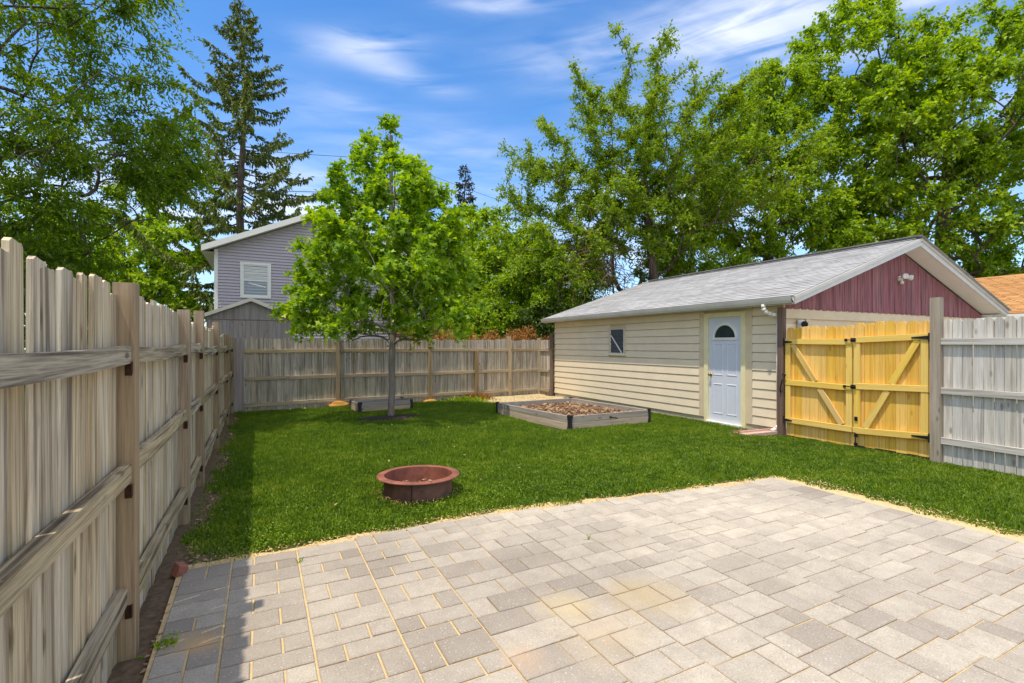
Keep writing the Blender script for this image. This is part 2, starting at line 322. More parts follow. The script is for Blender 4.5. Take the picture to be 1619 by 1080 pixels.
class MB:
    def __init__(s): s.V = []; s.F = []; s.r = []
    def add(s, V, F, M4=None):
        b = len(s.V)
        s.V += [tuple(M4 @ Vector(v)) for v in V] if M4 is not None else [tuple(v) for v in V]
        s.F += [tuple(i + b for i in f) for f in F]; rr = random.random(); s.r += [rr]*len(F); return s
    def box(s, x0, x1, y0, y1, z0, z1, M4=None): return s.add(*box_vf(x0, x1, y0, y1, z0, z1), M4)
    def cyl(s, p0, p1, r0, r1=None, n=12, cap=True):
        r1 = r0 if r1 is None else r1; p0 = Vector(p0); p1 = Vector(p1); d = (p1-p0).normalized()
        q = d.to_track_quat('Z', 'Y'); V = []
        for p, r in ((p0, r0), (p1, r1)):
            for i in range(n): a = 2*math.pi*i/n; V.append(p + q @ Vector((r*math.cos(a), r*math.sin(a), 0)))
        F = [(i, (i+1) % n, n+(i+1) % n, n+i) for i in range(n)]
        if cap: F += [tuple(range(n))[::-1], tuple(range(n, 2*n))]
        return s.add(V, F)
    def lathe(s, prof, c, n=32, axis=None):
        V = []; F = []
        q = Vector(axis).to_track_quat('Z', 'Y') if axis else None
        for r, z in prof:
            for i in range(n):
                a = 2*math.pi*i/n; v = Vector((r*math.cos(a), r*math.sin(a), z))
                V.append(Vector(c) + (q @ v if q else v))
        for k in range(len(prof)-1):
            for i in range(n): F.append((k*n+i, k*n+(i+1) % n, (k+1)*n+(i+1) % n, (k+1)*n+i))
        return s.add(V, F)
    def mesh(s, name, smooth=False):
        me = pymesh(name, s.V, s.F)
        a = me.attributes.new('rnd', 'FLOAT', 'FACE'); a.data.foreach_set('value', s.r)
        if smooth: me.polygons.foreach_set('use_smooth', [True]*len(me.polygons))
        return me
    def build(s, name, mat, parent=None, bevel=0, smooth=False):
        """vertices given in world coordinates; origin moved to the base centre of the piece"""
        xs, ys, zs = zip(*s.V); c = Vector(((min(xs)+max(xs))/2, (min(ys)+max(ys))/2, min(zs)))
        s.V = [tuple(Vector(v)-c) for v in s.V]
        o = link(name, s.mesh(name, smooth), mat, parent, Matrix.Translation(c))
        if bevel:
            b = o.modifiers.new('bevel', 'BEVEL'); b.width = bevel; b.segments = 2; b.limit_method = 'ANGLE'
        return o
def wbox(name, mat, parent, x0, x1, y0, y1, z0, z1, bevel=0):
    return MB().box(x0, x1, y0, y1, z0, z1).build(name, mat, parent, bevel)
_beams = {}
def beam(name, mat, parent, p0, p1, wd, th, face=(1, 0, 0), cham=.003):
    """timber from p0 to p1, long axis = local Z; wd measured across, th along `face`"""
    p0 = Vector(p0); p1 = Vector(p1); L = (p1-p0).length; key = (round(wd, 3), round(th, 3), round(L, 2), mat.name, cham)
    if key not in _beams:
        a, b, c = wd/2, th/2, cham
        ring = [(-a+c, -b), (a-c, -b), (a, -b+c), (a, b-c), (a-c, b), (-a+c, b), (-a, b-c), (-a, -b+c)]
        V = [(x, y, 0) for x, y in ring] + [(x, y, 1) for x, y in ring]
        F = [(i, (i+1) % 8, 8+(i+1) % 8, 8+i) for i in range(8)] + [tuple(range(8))[::-1], tuple(range(8, 16))]
        me = pymesh(name, [(x, y, z*round(L, 2)) for x, y, z in V], F); me.materials.append(mat); _beams[key] = me
    z = (p1-p0).normalized(); y = Vector(face); y = (y - z*y.dot(z)).normalized(); x = y.cross(z)
    m3 = Matrix((x, y, z)).transposed().to_4x4()
    return link(name, _beams[key], None, parent, Matrix.Translation(p0) @ m3)
_pk = {}
def picket(name, mat, parent, x, y, z, h, wd, th=.017, ang=0, ear='dog', lean=0, pitch=0, tw=0):
    """vertical board; ang = direction of its face normal about Z (0: faces -Y)"""
    key = (round(h, 2), round(wd, 3), round(th, 3), ear, mat.name)
    if key not in _pk:
        a = wd/2; h_ = round(h, 2)
        if ear == 'dog': out = [(-a, 0), (a, 0), (a, h_-.030), (a-.024, h_), (-a+.024, h_), (-a, h_-.030)]
        elif ear == 'worn': out = [(-a, 0), (a, 0), (a, h_-.016), (a-.012, h_-.003), (a-.03, h_-.006), (-a+.02, h_), (-a, h_-.012)]
        elif ear == 'round': out = [(-a, 0), (a, 0), (a, h_-.045), (a-.007, h_-.035), (a-.014, h_-.012), (a-.030, h_-.002), (0, h_), (-a+.030, h_-.002), (-a+.014, h_-.012), (-a+.007, h_-.035), (-a, h_-.045)]
        else: out = [(-a, 0), (a, 0), (a, h_), (-a, h_)]
        n = len(out); V = [(p, -th/2, q) for p, q in out] + [(p, th/2, q) for p, q in out]
        F = [tuple(range(n)), tuple(range(n, 2*n))[::-1]] + [(i, n+i, n+(i+1) % n, (i+1) % n) for i in range(n)]
        me = pymesh(name, V, F); me.materials.append(mat); _pk[key] = me
    M4 = Matrix.Translation((x, y, z)) @ Matrix.Rotation(ang, 4, 'Z') @ Matrix.Rotation(lean, 4, 'Y') @ Matrix.Rotation(pitch, 4, 'X') @ Matrix.Rotation(tw, 4, 'Z')
    return link(name, _pk[key], None, parent, M4)
def tri_obj(name, V, F, mat, parent=None, rnd=None, origin=None, smooth=False):
    V = np.asarray(V, np.float32); F = np.asarray(F, np.int32)
    org = Vector(origin) if origin is not None else (wl(parent) if parent else Vector((0, 0, 0)))
    me = bpy.data.meshes.new(name); me.vertices.add(len(V)); me.vertices.foreach_set('co', (V - np.array(org, np.float32)).ravel())
    k = F.shape[1]; me.loops.add(F.size); me.loops.foreach_set('vertex_index', F.ravel())
    me.polygons.add(len(F)); me.polygons.foreach_set('loop_start', np.arange(0, F.size, k, dtype=np.int32))
    if smooth: me.polygons.foreach_set('use_smooth', np.ones(len(F), bool))
    if rnd is not None:
        a = me.attributes.new('rnd', 'FLOAT', 'FACE'); a.data.foreach_set('value', np.asarray(rnd, np.float32))
    me.update(calc_edges=True); me.materials.append(mat)
    return link(name, me, None, parent, Matrix.Translation(org))
U = random.uniform

# ------------------------------------------------------------------ ground
g = MB(); g.add([(-150, -60, 0), (220, -60, 0), (220, 240, 0), (-150, 240, 0)], [(0, 1, 2, 3)])
go = link('ground', g.mesh('ground'), M['ground'], None, Matrix.Translation((0, 0, -.012))); tag(go, 'grassy earth reaching to the horizon', kind='structure')
dv = wbox('driveway', M['driveway'], None, 8.4, 16, -8, 5.3, -.06, 0.004); tag(dv, 'concrete driveway behind the yellow gate in front of the garage', kind='structure')
def patch_sheet(name, mat, pts, z, label, kind='structure', rough=.08, step=.25, seed=1):
    """flat sheet with a wobbly outline"""
    rr = random.Random(seed); V = []
    for i in range(len(pts)):
        a = Vector(pts[i]); b = Vector(pts[(i+1) % len(pts)]); n = max(1, int((b-a).length/step)); nrm = Vector((b.y-a.y, a.x-b.x)).normalized()
        for k in range(n):
            p = a.lerp(b, k/n) + nrm*rr.uniform(-rough, rough); V.append((p.x, p.y, z))
    o = link(name, pymesh(name, V, [tuple(range(len(V)))]), mat); tag(o, label, kind=kind); return o
patch_sheet('dirt_strip', M['dirt'], [(-.75, .3), (-.36, .3), (-.34, 3.9), (-.05, 4.25), (-.3, 4.9), (-.36, 7), (-.42, 13), (-.75, 13)], -.006, 'strip of bare earth along the foot of the left fence', step=.15, rough=.04)
patch_sheet('gravel_patch', M['gravel'], [(5.3, 12.4), (6.6, 11.3), (7.95, 10.9), (7.98, 13.7), (5.5, 13.45)], -.002, 'pale sandy gravel patch in the far corner by the garage', rough=.1)
patch_sheet('sand_strip', M['sand'], [(-.5, 4.12), (.6, 4.16), (2.4, 4.2), (3.4, 4.0), (5.5, 3.78), (5.60, 2.6), (5.60, 0), (5.3, 0), (5.3, 3.5), (-.5, 3.8)], -.003, 'spilled joint sand along the patio edge', rough=.035, step=.1, seed=4)
patch_sheet('concrete_apron', M['dirt'], [(7.5, 5.6), (7.98, 5.4), (8.02, 6.2), (7.55, 6.3)], -.004, 'bare earth with wood chips by the garage door', step=.1, rough=.05, seed=9)

# ------------------------------------------------------------------ patio pavers
def patio_top(x):     # far edge of the paving
    return float(np.interp(x, [-.6, 0, 1.7, 2.7, 3.4, 5.6], [3.98, 4.03, 4.08, 3.98, 3.86, 3.64]))
pb = MB(); xs_ = [-.5+.1*i for i in range(60)]
pts = [(-.44, .3)] + [(x, patio_top(x)-.03) for x in xs_ if x <= 5.38] + [(5.40, .3)]
patio = link('patio', pymesh('patio', [(x, y, .0125) for x, y in pts][::-1], [tuple(range(len(pts)))]), M['sand'])
patio.data.update(); tag(patio, 'paved patio of grey concrete pavers with sandy joints', kind='structure')
if patio.data.polygons[0].normal.z < 0: patio.data.flip_normals()
pav = []
CW = .42
prng = random.Random(5)
ncol = 14
for c in range(ncol):
    x0 = -.60 + CW*c; x1 = x0 + CW
    if c == 0: x0 = -.47
    y = patio_top((x0+x1)/2) + prng.uniform(-.03, .03); row = prng.randint(0, 1)
    while y > .35:
        h = prng.choice([.145, .185, .145, .185, .21])
        typ = prng.random()
        if c == 0: cuts = [.5] if prng.random() < .5 else []
        elif typ < .08: cuts = []
        else: cuts = [.333] if row % 2 else [.667]
        xs = [x0] + [x0 + CW*k if c else x0+(x1-x0)*k for k in cuts] + [x1]
        for a, b in zip(xs[:-1], xs[1:]): pav.append((a, b, y-h, y))
        y -= h; row += 1
def paver_vf(w_, h_, j=.0034):
    c = .0045; zt = .022
    a0, a1, b0, b1 = -w_/2+j, w_/2-j, -h_/2+j, h_/2-j
    V = [(a0, b0, -.03), (a1, b0, -.03), (a1, b1, -.03), (a0, b1, -.03), (a0, b0, zt-c), (a1, b0, zt-c), (a1, b1, zt-c), (a0, b1, zt-c), (a0+c, b0+c, zt), (a1-c, b0+c, zt), (a1-c, b1-c, zt), (a0+c, b1-c, zt)]
    F = [(0, 1, 5, 4), (1, 2, 6, 5), (2, 3, 7, 6), (3, 0, 4, 7), (4, 5, 9, 8), (5, 6, 10, 9), (6, 7, 11, 10), (7, 4, 8, 11), (8, 9, 10, 11)]
    return V, F
Fw = Vector((math.sin(R(27)), math.cos(R(27)), 0)); Rt = Vector((math.cos(R(27)), -math.sin(R(27)), 0))
def in_view(x, y, z=0, m=1.02):
    p = Vector((x, y, z)) - CAM; d = p.dot(Fw)
    if d < .2: return False
    return abs(p.dot(Rt)/d) < 1.038*m and -(.70) < (p.z/d) < .72
def rank(items, key):   # nearest visible first
    return sorted(items, key=lambda it: (0 if in_view(*key(it)) else 1, (Vector(key(it))-CAM).length))
pav = rank(pav, lambda q: ((q[0]+q[1])/2, (q[2]+q[3])/2, 0))
vis = [q for q in pav if in_view((q[0]+q[1])/2, (q[2]+q[3])/2)]
_pv = {}; restb = MB()
for i, (a, b, c, d) in enumerate(pav):
    M4 = Matrix.Translation(((a+b)/2, (c+d)/2, random.gauss(0, .0012))) @ Matrix.Rotation(random.gauss(0, .005), 4, 'Z') @ Matrix.Rotation(random.gauss(0, .006), 4, 'X') @ Matrix.Rotation(random.gauss(0, .006), 4, 'Y')
    if i < 300:
        k = (round(b-a, 3), round(d-c, 3), .0058 if b < 1.1 else .0034)
        if k not in _pv: _pv[k] = pymesh('paver', *paver_vf(*k)); _pv[k].materials.append(M['paver'])
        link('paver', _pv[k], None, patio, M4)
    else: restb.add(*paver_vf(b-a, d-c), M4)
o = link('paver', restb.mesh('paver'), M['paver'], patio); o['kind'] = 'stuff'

# ------------------------------------------------------------------ left fence
FX = -.60
lf = thing('wooden_fence', (FX, 3.0, 0), 'long weathered brown picket fence with uneven tops along the left side of the yard', 'fence')
posts = [(.75, 1.86), (3.08, 1.86), (5.15, 1.86), (6.42, 1.93), (8.6, 1.90), (11.1, 1.76), (13.0, 1.74)]
for y, h in posts: beam('post', M['fence_post'], lf, (FX, y, -.05), (FX+U(-.006, .006), y+U(-.01, .01), h), .092, .092)
def bent_rail(p0, p1, sag, twist, wd=.085, th=.045):
    """rail with a sag and a warp, built along local Z"""
    p0 = Vector(p0); p1 = Vector(p1); L = (p1-p0).length; n = 8; V = []; F = []
    z = (p1-p0).normalized(); y = Vector((1, 0, 0)); x = Vector((0, 0, 1))
    for i in range(n+1):
        u = i/n; s_ = math.sin(math.pi*u)*sag; tx = math.sin(math.pi*u*1.3)*twist
        for a, b in ((-wd/2, -th/2), (wd/2, -th/2), (wd/2, th/2), (-wd/2, th/2)): V.append((a - s_, b + tx, u*L))
    for i in range(n):
        for k in range(4): F.append((i*4+k, i*4+(k+1) % 4, (i+1)*4+(k+1) % 4, (i+1)*4+k))
    F += [(3, 2, 1, 0), (n*4, n*4+1, n*4+2, n*4+3)]
    me = pymesh('rail', V, F)
    m3 = Matrix((x, y, z)).transposed().to_4x4(); return me, Matrix.Translation(p0) @ m3
for i in range(len(posts)-1):
    ya, yb = posts[i][0]+.046, posts[i+1][0]-.046
    zs3 = [(1.515, .0, 0), (.91 if i == 0 else .94, .0, 0), (.315 if i == 0 else .28, 0, 0)]
    for k, (z, _, _) in enumerate(zs3):
        sag = U(.005, .03) if k == 0 else U(-.005, .015)
        me, m4 = bent_rail((FX+.012, ya, z+U(-.02, .02)), (FX+.012, yb, z+U(-.02, .02)), sag, U(-.01, .012))
        link('rail', me, M['fence_rail'], lf, m4)
        # metal rail hanger below the far end
        b = MB(); b.box(FX+.0335, FX+.0365, yb-.028, yb-.004, z-.105, z-.045); b.box(FX+.004, FX+.033, yb-.005, yb-.001, z-.115, z-.05); b.build('bracket', M['bracket'], lf)
fr = random.Random(21); y = .35
while y < 13.0:
    wd = fr.choice([.092, .10, .112, .125]); gap = fr.choice([.002, .003, .006])
    if 2.06 < y < 2.14: y += .035
    yc = y+wd/2
    # panel scallop: tops dip a little towards each post
    pi = [k for k in range(len(posts)-1) if posts[k][0] <= yc < posts[k+1][0]]
    dip = 0
    if pi:
        a, b_ = posts[pi[0]][0], posts[pi[0]+1][0]; u = (yc-a)/(b_-a); dip = -.05*math.sin(math.pi*u) if pi[0] > 1 else 0
    h = 1.835 + dip + fr.gauss(0, .010) - (.02 if yc > 6 else 0) - (.05 if yc > 10 else 0)
    lean = fr.gauss(0, .004)
    if 2.09 < y < 2.25: lean = -.030; h = 1.81
    picket('picket', M['fence'], lf, FX-.041+fr.gauss(0, .0035), yc, -.02, h+.02, wd, .017, math.pi/2, 'worn' if fr.random() < .7 else 'flat', lean, fr.gauss(0, .003), fr.gauss(0, .05))
    y += wd + gap

# ------------------------------------------------------------------ back fence
def bline(x): return 13.10 + .0756*(x+.6)
bf = thing('wooden_fence', (3.7, 13.4, 0), 'weathered grey-brown picket fence across the back of the yard behind the small tree', 'fence')
ba = math.atan(.0756)
for x, h, m in [(1.75, 1.80, 'fence_post'), (4.24, 1.80, 'fence_post'), (6.85, 1.83, 'back_rail'), (7.94, 1.78, 'back_rail')]:
    beam('post', M[m], bf, (x, bline(x)-.05, -.05), (x+U(-.02, .02), bline(x)-.05, h), .09, .09, (0, 1, 0))
beam('post', M['fence_post'], bf, (5.69, bline(5.69)-.085, -.05), (5.70, bline(5.69)-.075, 1.37), .09, .09, (0, 1, 0))
picket('corner_board', M['shed'], bf, -.46, bline(-.46)-.03, -.03, 1.76, .24, .02, ba, 'flat')
segs = [(-.34, 1.70), (1.80, 4.19), (4.29, 6.80), (6.90, 7.90)]
for a, b_ in segs:
    for z in (1.41, .76, .145):
        me = beam('rail', M['back_rail'], bf, (a, bline(a)-.045, z+U(-.012, .012)), (b_, bline(b_)-.045, z+U(-.012, .012)), .085, .04, (0, 1, 0))
fr = random.Random(8); x = -.33
while x < 7.95:
    wd = fr.choice([.092, .10, .112, .125]); gap = fr.choice([.004, .006, .010]) if x < 3 else fr.choice([.002, .004, .006])
    h = 1.715 + fr.gauss(0, .012) + .008*math.sin(x*2)
    picket('picket', M['back'], bf, x+wd/2, bline(x)-.015+fr.gauss(0, .002), -.03, h+.03, wd, .017, ba, 'dog' if x < 4 or fr.random() < .3 else 'flat', fr.gauss(0, .006), fr.gauss(0, .004), fr.gauss(0, .03))
    x += wd+gap
# return section to the garage
rx, ry0, ry1 = 7.99, 13.02, 13.68
for z in (1.41, .76, .145): beam('rail', M['back_rail'], bf, (rx-.03, ry0+.05, z), (rx-.03, ry1, z), .085, .04, (1, 0, 0))
yy = ry0+.04
while yy < ry1:
    picket('picket', M['back'], bf, rx+.005, yy+.05, -.03, 1.75+fr.gauss(0, .01), .1, .017, math.pi/2, 'flat', fr.gauss(0, .005)); yy += .105
beam('post', M['brownpost'], bf, (7.98, 12.98, -.05), (7.98, 12.98, 1.92), .09, .09)

# ------------------------------------------------------------------ garage
GX0, GX1, GY0, GY1 = 8.05, 15.46, 5.47, 12.9; EZ = 2.36; RX = 11.755; RZ = 3.69; SL = math.atan2(RZ-EZ, RX-7.75)
ga = thing('garage', (GX0, GY0, 0), 'detached garage with beige lap siding, grey shingle roof and faded maroon gable', 'garage')
wbox('foundation', M['concrete'], ga, GX0+.005, GX1, GY0+.005, GY1, -.1, .13)
wb = MB(); wb.box(GX0+.02, GX1-.02, GY0+.02, GY1-.02, .13, 2.30)
wb.add([(GX0+.02, GY0+.02, 2.30), (GX1-.02, GY0+.02, 2.30), (RX, GY0+.02, 3.56), (GX0+.02, GY1-.02, 2.30), (GX1-.02, GY1-.02, 2.30), (RX, GY1-.02, 3.56)], [(0, 1, 2), (3, 5, 4), (0, 2, 5, 3), (1, 4, 5, 2)])
wb.build('wall', M['beige_trim'], ga)
# siding boards: wedge section, thicker at the bottom
def siding(y0, y1, z0, h=.165):
    j = .0015; t0, t1 = .036, .024
    V = []
    for y_ in (y0+j, y1-j):
        V += [(GX0+.019, y_, z0+.004), (GX0+.019-t0, y_, z0), (GX0+.019-t1, y_, z0+h-.014), (GX0+.019, y_, z0+h-.014)]
    F = [(0, 1, 2, 3), (7, 6, 5, 4), (0, 4, 5, 1), (1, 5, 6, 2), (2, 6, 7, 3), (3, 7, 4, 0)]
    o = MB().add(V, F).build('siding_board', M['beige'], ga)
    o.rotation_euler.x = U(-.0006, .0006); return o
WY0, WY1, WZ0, WZ1 = 9.64, 10.19, 1.33, 1.97
DY0, DY1 = 6.30, 7.06
z = .105; k = 0
while z < 2.24:
    hh = min(.165, 2.27-z)
    overlap = (z+hh > WZ0-.04 and z < WZ1+.04)
    spans = [(5.50, DY0-.235), (DY1+.235, GY1)]
    for a, b_ in spans:
        if overlap and a < WY0 < b_:
            siding(a, WY0-.045, z, hh); siding(WY1+.045, b_, z, hh)
        else:
            if b_-a > 3:     # butt joint at a random place
                c_ = a + (b_-a)*random.choice([.22, .38, .5, .64, .8]); siding(a, c_, z, hh); siding(c_, b_, z, hh)
            else: siding(a, b_, z, hh)
    z += .165
# far and front corner strips, wide boards by the door
for a, b_ in ((DY0-.235, DY0-.10), (DY1+.10, DY1+.235)): wbox('trim_board', M['beige_trim'], ga, GX0-.012, GX0+.015, a+.003, b_-.003, .10, 2.27)
wbox('corner_board', M['beige_trim'], ga, GX0-.010, GX0+.012, GY0-.012, GY0+.03, .05, 2.27)
# door
df = MB(); df.box(GX0-.030, GX0+.03, DY0-.10, DY0, .0, 2.19); df.box(GX0-.030, GX0+.03, DY1, DY1+.10, .0, 2.19); df.box(GX0-.030, GX0+.03, DY0+.001, DY1-.001, 2.10, 2.19)
df.build('door_frame', M['cream'], ga, .004)
wbox('door_sill', M['white'], ga, GX0-.07, GX0+.02, DY0-.03, DY1+.03, -.0, .045, .004)
dx = GX0+.004
dr = wbox('door', M['door'], ga, dx, dx+.04, DY0+.004, DY1-.004, .05, 2.096)
def arch(y0, y1, z0, r, dep, n=14, inner=.0):
    yc = (y0+y1)/2
    return [(yc-math.cos(math.pi*i/n)*r, z0+math.sin(math.pi*i/n)*r) for i in range(n+1)]
# raised panels with mouldings
pw = (DY1-DY0-.008)
def panel(ya, yb, za, zb):
    b = MB(); m_ = .018; d1 = .007
    def ring(i): return [(dx-.0005-(0 if i in (0, 2) else d1) , y_, z_) for y_, z_ in ((ya+m_*i, za+m_*i), (yb-m_*i, za+m_*i), (yb-m_*i, zb-m_*i), (ya+m_*i, zb-m_*i))]
    r0, r1, r2 = ring(0), ring(1), ring(2); V = r0+r1+r2; F = []
    for s_ in (0, 4):
        for i in range(4): F.append((s_+i, s_+(i+1) % 4, s_+4+(i+1) % 4, s_+4+i))
    b.add(V, F); b.build('door_panel', M['door'], dr)
for (za, zb) in ((.19, .80), (.95, 1.60)):
    panel(DY0+.10, DY0+.34, za, zb); panel(DY1-.34, DY1-.10, za, zb)
fan = MB(); yc = (DY0+DY1)/2; n = 16; R0, R1 = .285, .235; V = []; F = []
zf = 1.70
for i in range(n+1):
    a = math.pi*i/n
    for r_, x_ in ((R0, dx-.001), (R0-.008, dx-.018), (R1+.008, dx-.018), (R1, dx-.001)): V.append((x_, yc-math.cos(a)*r_, zf+math.sin(a)*r_))
for i in range(n):
    for q in range(3): F.append((i*4+q, (i+1)*4+q, (i+1)*4+q+1, i*4+q+1))
fan.add(V, F); fan.box(dx-.018, dx-.001, yc-R0, yc+R0, zf-.045, zf); fo = fan.build('fanlight', M['white'], dr)
gl = MB(); V = [(dx-.004, yc-math.cos(math.pi*i/n)*R1, zf+math.sin(math.pi*i/n)*R1) for i in range(n+1)]; gl.add(V, [tuple(range(n+1))]); gl.build('pane', M['glass'], dr)
hb = MB(); hb.cyl((dx-.001, DY1-.055, .965), (dx-.012, DY1-.055, .965), .03); hb.cyl((dx-.012, DY1-.055, .965), (dx-.04, DY1-.055, .965), .011)
hb.lathe([(.008, 0), (.022, .006), (.028, .018), (.022, .032), (.0, .036)], (dx-.038, DY1-.055, .965), 16, (-1, 0, 0)); hb.build('handle', M['brass'], dr, smooth=True)
# window
wf = MB(); 
for (a, b_, c_, d_) in ((WY0-.045, WY1+.045, WZ1, WZ1+.04), (WY0-.045, WY0, WZ0, WZ1), (WY1, WY1+.045, WZ0, WZ1)): wf.box(GX0-.028, GX0+.02, a, b_, c_, d_)
wo = wf.build('window', M['beige_trim'], ga, .003)
wbox('sill', M['cream'], wo, GX0-.05, GX0+.02, WY0-.07, WY1+.07, WZ0-.04, WZ0, .003)
sf = MB()
for (a, b_, c_, d_) in ((WY0, WY1, WZ1-.03, WZ1), (WY0, WY1, WZ0, WZ0+.03), (WY0, WY0+.03, WZ0+.03, WZ1-.03), (WY1-.03, WY1, WZ0+.03, WZ1-.03)): sf.box(GX0-.020, GX0+.012, a, b_, c_, d_)
sf.build('sash', M['roofwhite'], wo)
wbox('pane', M['glass'], wo, GX0-.008, GX0-.002, WY0+.03, WY1-.03, WZ0+.03, WZ1-.03)
zl = WZ0+.04
while zl < WZ1-.10:
    b = MB(); b.box(-.003, .003, WY0+.034-(WY0+WY1)/2, WY1-.034-(WY0+WY1)/2, -.045, .045)
    link('louvre', b.mesh('louvre'), M['slat'], wo, Matrix.Translation((GX0-.018, (WY0+WY1)/2, zl+.045)) @ Matrix.Rotation(R(-14), 4, 'Y')); zl += .098
beam('stick', M['white'], wo, (GX0-.032, WY1-.06, WZ1-.17), (GX0-.032, WY0+.08, WZ0+.035), .035, .008)
# roof planes
def slope_pt(v, y_, side=-1, off=0):       # v = distance up from the eave
    return Vector((RX + side*((RX-7.75) - v*math.cos(SL)) + side*off*math.sin(SL), y_, EZ + v*math.sin(SL) + off*math.cos(SL)))
SLEN = (RX-7.75)/math.cos(SL); RY0, RY1 = 5.10, 13.08
for side in (-1, 1):
    b = MB(); V = []
    for off in (-.02, -.001):
        for v, y_ in ((0, RY0), (0, RY1), (SLEN, RY1), (SLEN, RY0)): V.append(slope_pt(v, y_, side, off))
    b.add(V, [(0, 1, 2, 3), (7, 6, 5, 4), (0, 4, 5, 1), (1, 5, 6, 2), (2, 6, 7, 3), (3, 7, 4, 0)]); rf = b.build('roof', M['shingle'], ga)
    if side == -1: roofL = rf
    else: roofR = rf
def tab_vf(w_=.30, l_=.150):
    V, F = box_vf(-w_/2+.003, w_/2-.003, 0, l_, 0, .007); V = [(x, y_, z_*(1 if y_ < .01 else .35)+(.004 if y_ < .01 else 0)) for x, y_, z_ in V]
    return V, F
me_tab = pymesh('shingle', *tab_vf()); me_tab.materials.append(M['shingle'])
tabs = []
nv = int(SLEN/.140)
for r_ in range(nv+1):
    v = r_*.140 - .015; off_ = (r_ % 3)*.1 + U(-.02, .02); y_ = RY0 - .15 + off_
    while y_ < RY1 + .01:
        yc_ = min(max(y_, RY0+.13), RY1-.14)
        tabs.append((v, yc_)); y_ += .30
tabs = rank(tabs, lambda q: tuple(slope_pt(q[0], q[1])))
rb = MB()
def tab_M(v, y_, side=-1):
    p = slope_pt(v, y_, side, .001+U(0, .003)); up = Vector((-side*math.cos(SL), 0, math.sin(SL))); x = Vector((0, -1 if side == -1 else 1, 0)); zax = x.cross(up)
    return Matrix.Translation(p) @ Matrix((x, up, zax)).transposed().to_4x4() @ Matrix.Rotation(random.gauss(0, .006), 4, 'X') @ Matrix.Rotation(random.gauss(0, .003), 4, 'Z')
for i, (v, y_) in enumerate(tabs):
    if i < 300: link('shingle', me_tab, None, roofL, tab_M(v, y_))
    else: rb.add(*tab_vf(), tab_M(v, y_))
o = link('shingle', rb.mesh('shingle'), M['shingle'], roofL); o['kind'] = 'stuff'
rb = MB()
for r_ in range(nv+1):
    y_ = RY0 + .2
    while y_ < RY1: rb.add(*tab_vf(.6, .15), tab_M(r_*.14, min(y_, RY1-.3), 1)); y_ += .6
o = link('shingle', rb.mesh('shingle'), M['shingle'], roofR); o['kind'] = 'stuff'
b = MB()
yy = RY0+.15
while yy < RY1-.1:
    for s_ in (-1, 1):
        b.add([(RX, yy-.15, RZ+.028), (RX, yy+.15, RZ+.022), (RX+s_*.15, yy+.15, RZ-.026), (RX+s_*.15, yy-.15, RZ-.020)], [(0, 1, 2, 3)] if s_ < 0 else [(0, 3, 2, 1)])
    yy += .29
b.build('ridge_cap', M['shingle'], ga)
# rake boards, soffits, gutter
for yA, sgn in ((RY0, -1), (RY1, 1)):
    for side in (-1, 1):
        b = MB(); V = []
        for y_ in (yA, yA + sgn*.022):
            for v, o_ in ((-.02, -.022), (SLEN-.0, -.022), (SLEN, -.16), (-.02, -.135)): V.append(slope_pt(v, y_, side, o_))
            V[-2] = Vector((RX, y_, V[-2].z))
            V[-3] = Vector((RX, y_, V[-3].z))
        b.add(V, [(0, 1, 2, 3), (7, 6, 5, 4), (0, 4, 5, 1), (1, 5, 6, 2), (2, 6, 7, 3), (3, 7, 4, 0)]); b.build('rake_board', M['roofwhite'], ga)
        b = MB(); V = []
        for y_ in (yA + sgn*.022, yA+sgn*.05):
            for v, o_ in ((-.02, -.0), (SLEN, -.0), (SLEN, -.055), (-.02, -.055)): V.append(slope_pt(v, y_, side, o_))
            V[-2] = Vector((RX, y_, V[-2].z)); V[-3] = Vector((RX, y_, V[-3].z))
        b.add(V, [(0, 1, 2, 3), (7, 6, 5, 4), (0, 4, 5, 1), (1, 5, 6, 2), (2, 6, 7, 3), (3, 7, 4, 0)]); b.build('rake_edge', M['galv'] if False else M['offwhite'], ga)
        if sgn == -1:
            b = MB(); V = []
            for o_ in (-.134, -.12):
                for v, y_ in ((.0, RY0+.003), (0, GY0-.004), (SLEN, GY0-.004), (SLEN, RY0+.003)):
                    V.append(slope_pt(v, y_, side, o_))
                V[-1] = Vector((RX, V[-1].y, V[-1].z)); V[-2] = Vector((RX, V[-2].y, V[-2].z))
            b.add(V, [(3, 2, 1, 0), (4, 5, 6, 7), (0, 1, 5, 4), (1, 2, 6, 5), (2, 3, 7, 6), (3, 0, 4, 7)]); b.build('soffit', M['white'], ga)
for side, X in ((-1, 7.75), (1, 15.76)):
    s_ = side
    x0, x1 = sorted((X, X-s_*.02))
    wbox('fascia', M['offwhite'], ga, x0, x1, RY0+.002, RY1-.002, 2.225, 2.345)
    x0, x1 = sorted((X-s_*.022, (GX0-.0 if s_ < 0 else GX1)))
    wbox('eave_soffit', M['white'], ga, x0, x1, GY0-.02 if s_ < 0 else RY0+.03, RY1-.03, 2.262, 2.276)
# gutter: K profile
prof = [(0, .10), (0, 0), (-.055, 0), (-.075, .05), (-.085, .098), (-.092, .104), (-.09, .092), (-.078, .045), (-.060, .008), (-.004, .008), (-.004, .10)]
b = MB(); V = []
for y_ in (RY0-.02, RY1+.02):
    for px_, pz_ in prof: V.append((7.748+px_, y_, 2.245+pz_))
n = len(prof); b.add(V, [(i, i+1, n+i+1, n+i) for i in range(n-1)] + [tuple(range(n))[::-1], tuple(range(n, 2*n))]); b.build('gutter', M['offwhite'], ga)
